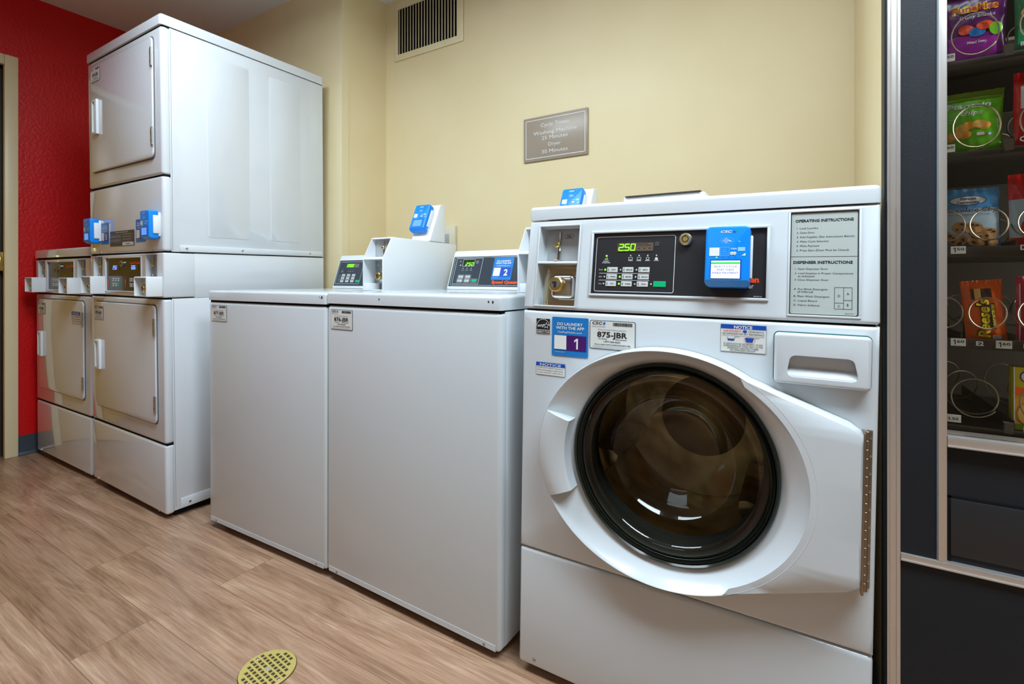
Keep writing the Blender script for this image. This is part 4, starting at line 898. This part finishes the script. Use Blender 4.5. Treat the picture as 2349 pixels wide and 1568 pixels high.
def dryer_low(root, side_wall=True):
    f = Part(); wrap_panel(f, 0.028, 0.304); f.done('base_panel', root)
    f = Part(); wrap_panel(f, 0.308, 0.8795); f.done('front_panel', root)
    f = Part(); f.box(SB, 0.003, WD-0.001, 0.030, 0.735, 0.036, 0.8795, WHITE, 0.003); f.box(SB, 0.003, WD-0.001, 0.112, 0.735, 0.8795, 1.061, WHITE, 0.003); f.done('cabinet', root)
    f = Part()
    for (a, b) in ((0.301, 0.311), (0.8765, 0.8865)): f.box(FRONT, 0.005, WD-0.004, a, b, -0.03, -0.006, GAP)
    f.box(SB, WD-0.006, WD-0.0008, 0.0335, 0.0348, 0.05, 0.875, GREYINK); f.done('seam', root, 'dark panel seams')
    f = Part(); f.box(Frame((WD-0.001, 0, 0), (0, 1, 0), (0, 0, 1), (1, 0, 0)), 0.052, 0.70, 0.038, 0.078, 0, 0.0028, WHITE, 0.0014); f.done('kick_plate', root)
    screw(root, Frame((WD+0.002, 0, 0), (0, 1, 0), (0, 0, 1), (1, 0, 0)), 0.085, 0.055, 0.005)
    for u in (0.05, 0.64): screw(root, FRONT, u, 0.036, 0.004, STEEL)
    f = Part(); f.box(SB, 0.02, WD-0.02, 0.040, 0.70, 0.012, 0.04, GAP); f.done('shade_block', root, 'added black block for the shade underneath')  # black block added as painted shade beneath the dryer
    feet(root, [(0.07, 0.08), (WD-0.07, 0.08), (0.07, 0.66), (WD-0.07, 0.66)], top=0.037)

dl = thing('single_dryer', 'white dryer with unlit console next to the red wall', 'dryer', (-3.6169, 0.9671, 0), (R(0.4735), R(0.5832), R(0.4345)))
dryer_low(dl); dryer_console(dl, [(0.041, 0.146), (0.498, 0.604)], False)
dryer_door(dl, 0.060, 0.640, 0.382, 0.853, 0.083, 0.550, 0.683, [(0.430, 0.494), (0.737, 0.801)], '879-JBR', 0.8335)
f = Part(); f.cap(-0.001, WD+0.001, -0.003, 0.737, 1.0695, 1.1135, WHITE, 0.010); f.done('top_cap', dl)
f = Part(); f.box(SB, 0.004, WD-0.004, 0.006, 0.73, 1.058, 1.071, GAP); f.done('cap_seam', dl, 'dark seam under the cap')
small_notice(dl, FRONT, 0.512, 0.802, 0.10, 0.058, ('Door must be fully closed', 'before starting', 'the dryer'), 0.0105)

ds = thing('stacked_dryer', 'tall white stacked double dryer with blue card readers on its middle', 'dryer', (-2.8709, 0.9648, 0), (R(0.92), R(0.66), R(-0.32)))
dryer_low(ds); dryer_console(ds, [(0.062, 0.168), (0.586, 0.692)], True)
dryer_door(ds, 0.057, 0.643, 0.382, 0.852, 0.088, 0.550, 0.683, [(0.430, 0.494), (0.735, 0.801)], '878-JBR', 0.834)
f = Part(); wrap_panel(f, 1.0645, 1.3595); f.done('reader_panel', ds)
f = Part(); wrap_panel(f, 1.3635, 1.9365); f.done('upper_front_panel', ds)
dryer_door(ds, 0.055, 0.645, 1.434, 1.904, 0.096, 1.595, 1.750, [(1.481, 1.551), (1.788, 1.860)], '878-JBR', 1.893)
f = Part(); f.box(SB, 0.003, WD-0.001, 0.030, 0.735, 1.0645, 1.9375, WHITE, 0.003); f.done('upper_cabinet', ds)
f = Part()
for (a, b) in ((1.058, 1.068), (1.357, 1.366), (1.933, 1.942)): f.box(FRONT, 0.005, WD-0.004, a, b, -0.73, -0.006, GAP)
f.box(SB, WD-0.006, WD-0.0008, 0.0335, 0.0348, 1.07, 1.93, GREYINK); f.done('upper_seam', ds, 'dark panel seams')
f = Part(); f.cap(-0.002, WD+0.003, -0.004, 0.738, 1.9395, 1.9835, WHITE, 0.012); f.done('top_cap', ds)
SIDE = Frame((WD-0.001, 0, 0), (0, 1, 0), (0, 0, 1), (1, 0, 0))
for (a, b) in ((0.166, 0.346), (0.443, 0.60)):
    f = Part(); f.prism(SIDE, rrect(a, b, 1.13, 1.888, 0.012), 0, 0.0011, WHITE, 0.0009, 2); f.done('side_emboss', ds, 'raised panel on the side')
f = Part(); f.box(SIDE, 0.058, 0.722, 1.066, 1.092, 0, 0.004, WHITE, 0.002); f.done('side_bracket', ds)
for y in (0.083, 0.31, 0.65): screw(ds, SIDE, y, 1.080, 0.005, CHROME, 0.004)
f = Part(); f.ring(SIDE, 0.52, 1.14, 0.03, 0.0012, 0.0004, WHITE2, 32); f.done('knockout', ds)
for (a, b) in ((0.050, 0.124), (0.606, 0.680)): card_reader(ds, FRONT, a, b, 1.112, 1.223, 0.006, 0.040, solid_back=0.008)
app_sticker(ds, FRONT, 0.131, 1.2020, 0.075, 0.094, '5'); app_sticker(ds, FRONT, 0.472, 1.2000, 0.085, 0.092, '6')
f = Part(); f.rect(FRONT, 0.222, 0.456, 1.096, 1.161, 0.0012, mat('brown_plate', (0.05, 0.045, 0.04), 0.3)); f.rect(FRONT, 0.345, 0.45, 1.098, 1.111, 0.0016, PAPER); f.text(FRONT, 'WARNING', 0.397, 1.102, 0.006, 0.002, INK, al='c')
f.text(FRONT, 'OPERATING INSTRUCTIONS', 0.339, 1.152, 0.005, 0.0016, WINK, w=0.12, al='c')
for k in range(7): f.line(FRONT, (0.228, 1.146-0.0056*k), (0.33 if k % 2 else 0.335, 1.146-0.0056*k), 0.0012, 0.0016, BTN if k % 3 else GREYINK); f.line(FRONT, (0.345, 1.146-0.0056*k), (0.445 if k % 2 else 0.43, 1.146-0.0056*k), 0.0012, 0.0016, GREYINK if k % 2 else BTN)
f.done('instruction_plate', ds, 'dark instruction plate with fine print')
for u in (0.115, 0.615): screw(ds, FRONT, u, 1.072, 0.004, STEEL)

# ------------------------------------------------------------------ VENDING MACHINE
vm = thing('vending_machine', 'black snack vending machine with aluminium trims and a glass front', 'vending machine', (0, 0, 0))
YV = 1.1436; VX1 = 1.02; VT = 1.86
VFm = Frame((0, YV, 0), (1, 0, 0), (0, 0, 1))
def vbox(f, x0, x1, z0, z1, n0, n1, m, bev=0.0): return f.box(VFm, x0, x1, z0, z1, n0, n1, m, bev)
f = Part(); CB = mat('cabinet_black', (0.014, 0.014, 0.016), 0.35); INS = mat('dark_brown_interior', (0.05, 0.036, 0.024), 0.5)
wbox(f, 0.168, VX1, 1.86, 1.90, 0.04, VT, CB); wbox(f, 0.168, 0.184, 1.196, 1.86, 0.04, VT, CB); wbox(f, VX1-0.016, VX1, 1.196, 1.86, 0.04, VT, CB)
wbox(f, 0.168, VX1, 1.196, 1.86, VT-0.03, VT, CB); wbox(f, 0.168, VX1, 1.196, 1.86, 0.04, 0.08, CB); wbox(f, 0.184, VX1-0.016, 1.22, 1.86, 0.60, 0.64, CB)
wbox(f, 0.184, VX1-0.016, 1.60, 1.61, 0.64, VT-0.03, INS)
f.done('cabinet', vm)
f = Part(); PX = 0.19
vbox(f, 0.1105, VX1, 0.03, 0.428, -0.05, -0.004, PEB); vbox(f, 0.1105, 0.19, 0.428, VT, -0.05, -0.004, PEB); vbox(f, 0.79, VX1, 0.428, VT, -0.05, -0.004, PEB); vbox(f, 0.19, 0.79, 1.79, VT, -0.05, -0.004, PEB)
vbox(f, 0.19, 0.79, 0.43, 0.655, -0.05, -0.012, PEB)
f.done('door', vm, 'black pebbled door')
for (a, b, z0, z1) in ((0.1145, 0.1345, 0.03, VT), (0.187, 0.1995, 0.440, VT-0.005), (VX1-0.02, VX1, 0.03, VT)):
    f = Part()
    vbox(f, a, b, z0, z1, -0.045, 0.0, ALU, 0.0018)
    if b-a > 0.015:
        vbox(f, a+0.0045, a+0.0065, z0, z1, 0.0, 0.002, ALU); vbox(f, b-0.006, b-0.004, z0, z1, 0.0, 0.0018, ALU); vbox(f, a, a+0.0015, z0, z1, 0, 0.0025, ALU)
    else: vbox(f, a-0.0015, a, z0, z1, -0.01, -0.002, mat('blue_grey_edge', (0.16, 0.22, 0.28), 0.4))
    f.done('vertical_trim', vm, 'aluminium trim')
for (x0, x1, z0, z1) in ((0.1345, VX1-0.02, 0.4275, 0.440), (0.1995, 0.79, 0.6445, 0.6635)):
    f = Part(); vbox(f, x0, x1, z0, z1, -0.05, 0.001, ALU, 0.0015); vbox(f, x0, x1, z0, z0+0.002, 0.001, 0.003, ALU); f.done('horizontal_trim', vm, 'aluminium trim')
f = Part(); vbox(f, 0.205, 0.78, 0.452, 0.552, -0.0125, -0.008, BLACK, 0.002); vbox(f, 0.2005, 0.2065, 0.44, 0.556, -0.012, -0.0105, GAP); vbox(f, 0.2005, 0.78, 0.5525, 0.557, -0.012, -0.0105, GAP); f.done('delivery_flap', vm, 'black delivery flap')
f = Part(); vbox(f, 0.1995, 0.79, 0.6635, 1.79, -0.016, -0.012, WINGLASS); f.done('glass', vm, 'clear glass window')
YT = 1.21
TRAYS = [1.347, 1.179, 0.996, 0.828, 0.676]
TF = Frame((0, YT, 0), (1, 0, 0), (0, 0, 1))
TR = []
TRAYS2 = [1.52]
for i, z in enumerate(TRAYS + TRAYS2):
    f = Part(); wbox(f, 0.188, VX1-0.02, YT+0.002, 1.59, z-0.016, z-0.013, TRAYM); f.box(TF, 0.188, VX1-0.02, z-0.017, z+0.002 if i in (2, 3) else z-0.006, -0.003, 0.0, TRAYM, 0.001)
    if i not in (2, 3): f.box(TF, 0.288, 0.300, z-0.012, z+0.008, -0.01, 0.001, mat('smoke_plastic', (0.10, 0.085, 0.07), 0.2))
    for x in ((0.232, 0.305) if i in (2, 3) else (0.302,)): wbox(f, x-0.0008, x+0.0008, YT+0.004, 1.58, z-0.013, z+0.012, TRAYM)
    TR.append(f.done('shelf', vm, 'dark product tray'))
def tag_(tr, u, z, s1, s2, w=0.021, m=PAPER):
    f = Part(); f.box(TF, u, u+w, z-0.0068, z+0.0068, 0.0005, 0.0018, m)
    if s1: f.one(TF, u+w*0.26, z-0.0044, 0.009, 0.0022, INK)
    f.text(TF, s2, u+w*(0.40 if s1 else 0.12), z-0.001 if s1 else z-0.003, 0.0052, 0.0022, INK, bold=0.02, w=w*(0.5 if s1 else 0.7)); f.done('price_tag', tr, 'price tag')
tag_(TR[0], 0.2025, 1.349, '1', '50', 0.019); tag_(TR[1], 0.2025, 1.181, '1', '60', 0.019)
tag_(TR[2], 0.2155, 1.0035-0.011, '1', '50'); tag_(TR[3], 0.2155, 0.833-0.010, '1', '60'); tag_(TR[3], 0.277, 0.833-0.011, '1', '60'); tag_(TR[4], 0.2085, 0.682, '', '3.50', 0.0215)
def slot_letters(tr, u, z, s_, h=0.008):
    f = Part(); f.text(TF, s_, u, z, h, 0.0015, WINK, bold=0.03); f.done('slot_number', tr, 'white slot letters')
slot_letters(TR[3], 0.2505, 0.8235-0.005, 'E2'); slot_letters(TR[1], 0.3075, 1.180, 'C3', 0.009); slot_letters(TR[0], 0.309, 1.348, 'B3', 0.007); slot_letters(TR[2], 0.3085, 0.990, 'D3', 0.009); slot_letters(TR[3], 0.3125, 0.8235-0.006, 'E3'); slot_letters(TR[4], 0.3125, 0.672, 'F3')
def coil(tr, u, zc, ru, rz, y0, y1, turns, a0=0):
    pts = []; n = int(turns*32)
    for i in range(n+1):
        a = R(a0)+2*math.pi*i/32; tn = i/32; yy = y0-0.004+0.010*min(tn, 1)+(y1-y0)*max(0, tn-1)/max(turns-1, 1)
        pts.append((u-ru*math.cos(a)*1, yy, zc+rz*math.sin(a)))
    f = Part(); f.tube(pts, 0.0013, WIRE, 6); return f.done('coil', tr, 'wire dispensing coil')
coil(TR[0], 0.252, 1.3895, 0.0335, 0.0385, 1.222, 1.52, 3, 215); coil(TR[1], 0.2540, 1.2195, 0.0335, 0.039, 1.222, 1.52, 3, 225)
coil(TR[2], 0.2705, 1.0385, 0.0265, 0.0285, 1.222, 1.52, 3, 300); coil(TR[2], 0.212, 1.0385, 0.0265, 0.0285, 1.222, 1.52, 3, 300)
coil(TR[3], 0.2690, 0.8765, 0.0265, 0.0285, 1.222, 1.52, 3, 260); coil(TR[3], 0.209, 0.8765, 0.0265, 0.0285, 1.222, 1.52, 3, 260)
coil(TR[4], 0.2515, 0.7205, 0.0330, 0.0345, 1.222, 1.52, 3, 215)
for i, z in ((0, 1.3895), (1, 1.2195), (4, 0.7205)): coil(TR[i], 0.345, z, 0.0335, 0.037, 1.222, 1.52, 3, 215)
for i, z in ((2, 1.0385), (3, 0.8765)): coil(TR[i], 0.3345, z, 0.0265, 0.0285, 1.222, 1.52, 3, 300)
area('vending_fill', (0.49, 1.185, 1.78), 0.5, 0.03, 3, (1.0, 0.98, 0.92), (R(20), 0, 0))  # added fill inside the cabinet to brighten the snacks
area('vending_side_fill', (0.775, 1.185, 1.2), 0.03, 1.05, 7, (1.0, 0.98, 0.92), (0, R(90), 0))  # added upright fill, out of view, brightening the packets from the right
bpy.data.objects['vending_side_fill'].rotation_euler = Vector((1.0, -0.12, 0)).to_track_quat('Z', 'Y').to_euler()

# ------------------------------------------------------------------ SNACKS
def bag(name, label, cat, x, y, z, w, h, th, front, rot=(0, 0, 0), crimp=0.012, crimpm=None, flare=0.0):
    """pillow bag standing on its lower edge; returns the thing and its bulged front frame"""
    b = thing(name, label, cat, (x, y, z), rot)
    bulge = lambda u, v: th/2*max(0.0, (1-(2*u/w)**2))**0.55*max(0.0, (1-((2*(v-h/2))/(h-2*crimp+0.0001))**2))**0.45 if crimp < v < h-crimp and abs(u) < w/2 else 0.0
    wr = lambda u, v: 0.0007*math.sin(u*420+v*90)*(1 if bulge(u, v) > 0.0005 else 0)+0.0005*math.sin(v*300-u*150)
    f = Part(); NU, NV = 20, 26
    for sgn in (1, -1):
        fr = Frame((0, 0, 0), (1, 0, 0), (0, 0, 1)); vs = []; fs = []; fc = []
        for j in range(NV+1):
            v = h*j/NV
            for i in range(NU+1):
                u = -w/2+w*i/NU; k = 1+flare*((v/h)**3); n_ = sgn*(bulge(u, v)+0.0006)+(wr(u, v) if sgn > 0 else 0)
                if v < crimp or v > h-crimp: n_ += 0.0012*math.sin(u*900)
                vs.append(fr.P(u*k, v, n_))
        for j in range(NV):
            for i in range(NU): a = j*(NU+1)+i; fs.append((a, a+1, a+NU+2, a+NU+1))
        f.raw(vs, fs, front, True)
    f.done('packet', b)
    return b, Frame((0, 0, 0), (1, 0, 0), (0, 0, 1), fn=lambda u, v: bulge(u, v)+wr(u, v)+0.0016)
def patch(f, fr, u0, u1, v0, v1, n, m, k=10):
    vs = []; fs = []
    for j in range(k+1):
        for i in range(k+1): vs.append(fr.P(u0+(u1-u0)*i/k, v0+(v1-v0)*j/k, n))
    for j in range(k):
        for i in range(k): a = j*(k+1)+i; fs.append((a, a+1, a+k+2, a+k+1))
    f.raw(vs, fs, m, True)
P_PUR = mat('purple_foil', (0.11, 0.012, 0.12), 0.25); P_MAG = mat('magenta_print', (0.33, 0.02, 0.33), 0.3); P_DRED = mat('dark_red_print', (0.55, 0.04, 0.02), 0.35)
P_GRN = mat('lime_foil', (0.16, 0.56, 0.02), 0.3); P_OLV = mat('olive_green_foil', (0.15, 0.26, 0.015), 0.3); P_ORG = mat('chip_orange', (0.82, 0.36, 0.03), 0.5); P_CHIP2 = mat('chip_light', (0.88, 0.50, 0.12), 0.5)
P_SKY = mat('sky_blue_foil', (0.08, 0.32, 0.68), 0.3); P_PALE = mat('pale_blue_print', (0.42, 0.58, 0.72), 0.35); P_COOK = mat('cookie_brown', (0.48, 0.25, 0.09), 0.6); P_CHOC = mat('chocolate', (0.05, 0.02, 0.012), 0.4); P_NAVY = mat('navy_ink', (0.02, 0.04, 0.16), 0.4)
P_OR = mat('orange_wrapper', (0.90, 0.13, 0.005), 0.3); P_YEL = mat('yellow_print', (0.9, 0.72, 0.02), 0.35); P_RED = mat('red_wrapper', (0.62, 0.008, 0.01), 0.28); P_PNK = mat('crimson_wrapper', (0.55, 0.01, 0.05), 0.28); P_DKG = mat('dark_green_foil', (0.01, 0.12, 0.04), 0.3)
def standz(tr_z): return tr_z-0.0125
YI = 1.255
# purple fruit snacks
b, fr = bag('fruit_snack_bag', 'purple fruit snack bag behind the top wire coil, mixed berry', 'snack', 0.2545, YI, standz(1.347)+0.002, 0.092, 0.150, 0.026, P_PUR, flare=0.12)
f = Part(); patch(f, fr, -0.036, 0.032, 0.016, 0.060, 0.0004, P_MAG, 12)
for (u, v, r_, r2, m) in ((-0.012, 0.069, 0.011, 0.009, ORED), (0.015, 0.072, 0.013, 0.0075, ORED), (0.004, 0.062, 0.012, 0.0085, SBLUE), (0.030, 0.064, 0.010, 0.0115, P_GRN)): f.disc(fr, u, v, r_, 0.0010+u*0.02+v*0.03, m, 20, r2, 4)
f.disc(fr, -0.011, 0.110, 0.006, 0.001, P_YEL, 14, None, 2)
f.text(fr, 'Funables', 0.002, 0.1035, 0.0125, 0.0009, P_YEL, w=0.066, al='c', bold=0.10); f.text(fr, 'Funables', 0.002, 0.1035, 0.0125, 0.0016, P_DRED, w=0.066, al='c', bold=0.03)
f.text(fr, 'Fruity Snacks', 0.004, 0.0895, 0.0065, 0.0012, WINK, w=0.05, al='c', slant=0.2); f.text(fr, 'Mixed Berry', 0.004, 0.0425, 0.005, 0.0012, WINK, w=0.028, al='c', bold=0.02); f.done('printing', b, 'red, white and yellow lettering with fruit pieces')
# plantain chips
b, fr = bag('plantain_chip_bag', 'lime green plantain chip bag with folded olive top', 'snack', 0.2505, YI, standz(1.179), 0.092, 0.128, 0.028, P_GRN, (R(-3), 0, R(0)), 0.010, flare=0.10)
f = Part(); patch(f, fr, -0.0475, 0.0475, 0.110, 0.127, 0.001, P_OLV, 12); patch(f, fr, -0.045, 0.045, 0.001, 0.012, 0.001, P_OLV, 10)
f.text(fr, 'Plantain', -0.003, 0.094, 0.0095, 0.0012, WINK, w=0.062, al='c', slant=0.3, bold=0.02); f.text(fr, 'chips', 0.000, 0.080, 0.009, 0.0012, WINK, w=0.032, al='c', slant=0.3, bold=0.02)
f.text(fr, 'Pacific', -0.026, 0.073, 0.003, 0.0012, WINK, al='c'); f.text(fr, 'sea salt', -0.026, 0.068, 0.003, 0.0012, WINK, al='c')
for (u, v, m) in ((-0.002, 0.060, P_ORG), (-0.012, 0.056, P_CHIP2), (0.012, 0.061, P_CHIP2), (0.018, 0.058, P_ORG), (-0.022, 0.044, P_CHIP2), (-0.030, 0.040, P_ORG), (-0.010, 0.043, P_ORG)): f.disc(fr, u, v, 0.0105, 0.0012+random.random()*0.0012, m, 14, 0.0075, 2)
f.rect(fr, 0.008, 0.019, 0.040, 0.045, 0.0012, WINK); f.ring(fr, 0.026, 0.041, 0.003, 0.0008, 0.0014, NBLUE, 12); f.disc(fr, 0.026, 0.041, 0.0026, 0.0013, WINK, 10); f.done('printing', b, 'white lettering over orange chips')
# chocolate chip cookies
b, fr = bag('cookie_bag', 'blue chocolate chip cookie bag behind the wire coil', 'snack', 0.2475, YI, standz(0.996), 0.094, 0.128, 0.026, P_SKY, (R(-4), 0, 0), 0.008)
f = Part(); patch(f, fr, -0.044, 0.044, 0.030, 0.088, 0.0003, P_PALE, 12)
f.disc(fr, 0.0, 0.1035, 0.0265, 0.0009, P_NAVY, 28, 0.0092, 4); f.disc(fr, 0.0, 0.1035, 0.0252, 0.0013, WINK, 28, 0.0082, 4)
f.text(fr, 'Sweet', 0.0, 0.1045, 0.0052, 0.0018, P_NAVY, w=0.024, al='c', slant=0.3, bold=0.02); f.text(fr, 'Serenity', 0.0, 0.0975, 0.0052, 0.0018, P_NAVY, w=0.034, al='c', slant=0.3, bold=0.02)
f.text(fr, 'Chocolate Chip', 0.0005, 0.0815, 0.0085, 0.0013, P_NAVY, w=0.084, al='c', slant=0.25, bold=0.01); f.text(fr, 'BITE SIZE PREMIUM COOKIES', 0.002, 0.0745, 0.0032, 0.0013, GREYINK, w=0.06, al='c')
for (u, v, r_) in ((-0.034, 0.034, 0.014), (-0.012, 0.052, 0.013), (-0.016, 0.028, 0.014), (0.006, 0.050, 0.014), (0.012, 0.028, 0.015), (0.028, 0.040, 0.013), (0.030, 0.022, 0.012)):
    f.disc(fr, u, v, r_, 0.0016+random.random()*0.002, P_COOK, 14, r_*0.8, 3)
    for _ in range(4): a = random.random()*6.28; f.disc(fr, u+r_*0.55*math.cos(a), v+r_*0.45*math.sin(a), 0.0028, 0.0042, P_CHOC, 7, 0.002)
f.done('printing', b, 'navy lettering above a heap of cookies')
# orange peanut butter cups
b, fr = bag('peanut_butter_cup_packet', 'orange peanut butter cup packet with yellow lettering', 'snack', 0.2755, YI, standz(0.828), 0.058, 0.122, 0.016, P_OR, (R(-3), R(-4), 0), 0.009)
f = Part(); f.text(fr, "Reese's", 0.004, 0.014, 0.017, 0.0008, P_CHOC, w=0.070, bold=0.10, slant=0.2, rot=88); f.text(fr, "Reese's", 0.004, 0.014, 0.017, 0.0014, P_YEL, w=0.070, bold=0.03, slant=0.2, rot=88)
patch(f, fr, 0.0075, 0.0145, 0.030, 0.078, 0.0006, P_CHOC, 6); f.text(fr, '2 PEANUT BUTTER CUPS', 0.0135, 0.032, 0.004, 0.0014, P_YEL, w=0.044, rot=90, bold=0.03)
patch(f, fr, -0.017, 0.012, 0.086, 0.106, 0.0006, P_CHOC, 8); patch(f, fr, -0.012, -0.003, 0.086, 0.106, 0.0010, P_CHIP2, 6)
f.poly(fr, rrect(0.008, 0.020, 0.012, 0.019, 0.002), 0.0012, WINK); f.text(fr, '210', 0.0095, 0.0135, 0.004, 0.0018, INK, w=0.005); f.done('printing', b, 'yellow script lettering')
# neighbours in the next column
b, fr = bag('chip_bag', 'dark green chip bag with yellow pieces at the top right of the window', 'snack', 0.3560, YI, standz(1.347), 0.086, 0.150, 0.026, P_DKG, flare=0.05)
f = Part(); f.disc(fr, -0.016, 0.105, 0.016, 0.0014, P_CHIP2, 16, 0.009, 3); f.disc(fr, -0.026, 0.084, 0.011, 0.0018, P_CHIP2, 16, 0.012, 3); f.disc(fr, 0.01, 0.09, 0.014, 0.0018, P_CHIP2, 16, 0.012, 3); patch(f, fr, -0.04, 0.04, 0.03, 0.055, 0.0006, GREEN, 8); f.done('printing', b)
b, fr = bag('red_snack_bag', 'red foil snack bag beside the lime green chips', 'snack', 0.3545, YI, standz(1.179), 0.088, 0.148, 0.028, P_RED, flare=-0.03)
f = Part(); patch(f, fr, -0.036, -0.03, 0.08, 0.12, 0.001, WINK, 5); f.text(fr, 'CRUNCH', 0.0, 0.07, 0.012, 0.0014, WINK, w=0.05, al='c', bold=0.03); f.disc(fr, -0.014, 0.045, 0.015, 0.0016, WINK, 14, 0.02, 3) ; f.done('printing', b)
b, fr = bag('cracker_bag', 'red and grey snack bag beside the blue cookie bag', 'snack', 0.3545, YI, standz(0.996), 0.098, 0.148, 0.026, P_RED, (R(-3), 0, 0))
f = Part(); patch(f, fr, -0.049, -0.028, 0.03, 0.10, 0.0008, P_PALE, 8); f.disc(fr, -0.016, 0.045, 0.02, 0.0014, P_DRED, 16, 0.026, 3); f.disc(fr, -0.012, 0.05, 0.012, 0.002, P_CHIP2, 14, 0.014, 3); f.text(fr, 'THE', -0.018, 0.098, 0.008, 0.0014, WINK, w=0.014); f.done('printing', b)
b, fr = bag('candy_packet', 'crimson candy packet with pale edges beside the orange packet', 'snack', 0.3425, YI, standz(0.828), 0.056, 0.128, 0.018, P_PNK, (0, 0, 0), 0.006)
f = Part(); patch(f, fr, -0.025, -0.0235, 0.01, 0.115, 0.0010, WINK, 5); f.text(fr, 'Nuts', 0.004, 0.03, 0.012, 0.0014, WINK, w=0.05, rot=90, bold=0.02); f.done('printing', b)
pk = thing('snack_box', 'yellow and orange snack box standing on the lowest tray', 'snack', (0.3465, YI, standz(0.676)))
f = Part(); f.box(FRONT, -0.035, 0.035, 0, 0.115, -0.03, 0.0, P_YEL, 0.0015); f.done('carton', pk)
f = Part(); f.rect(FRONT, -0.035, 0.035, 0.062, 0.078, 0.0006, P_OR); f.rect(FRONT, -0.035, 0.035, 0.006, 0.058, 0.0006, P_ORG); f.rect(FRONT, -0.035, -0.0335, 0.0, 0.115, 0.0009, WINK); f.disc(FRONT, -0.014, 0.030, 0.016, 0.0012, P_CHIP2, 16, 0.02); f.rect(FRONT, -0.033, 0.033, 0.001, 0.012, 0.0014, P_OLV)
f.ring(FRONT, -0.016, 0.098, 0.0105, 0.0022, 0.001, P_NAVY, 24); f.disc(FRONT, -0.016, 0.098, 0.009, 0.0008, WINK, 20); f.text(FRONT, 'C', -0.016, 0.0935, 0.008, 0.0014, P_NAVY, al='c', bold=0.02); f.done('printing', pk)
print('objects', len(bpy.data.objects))
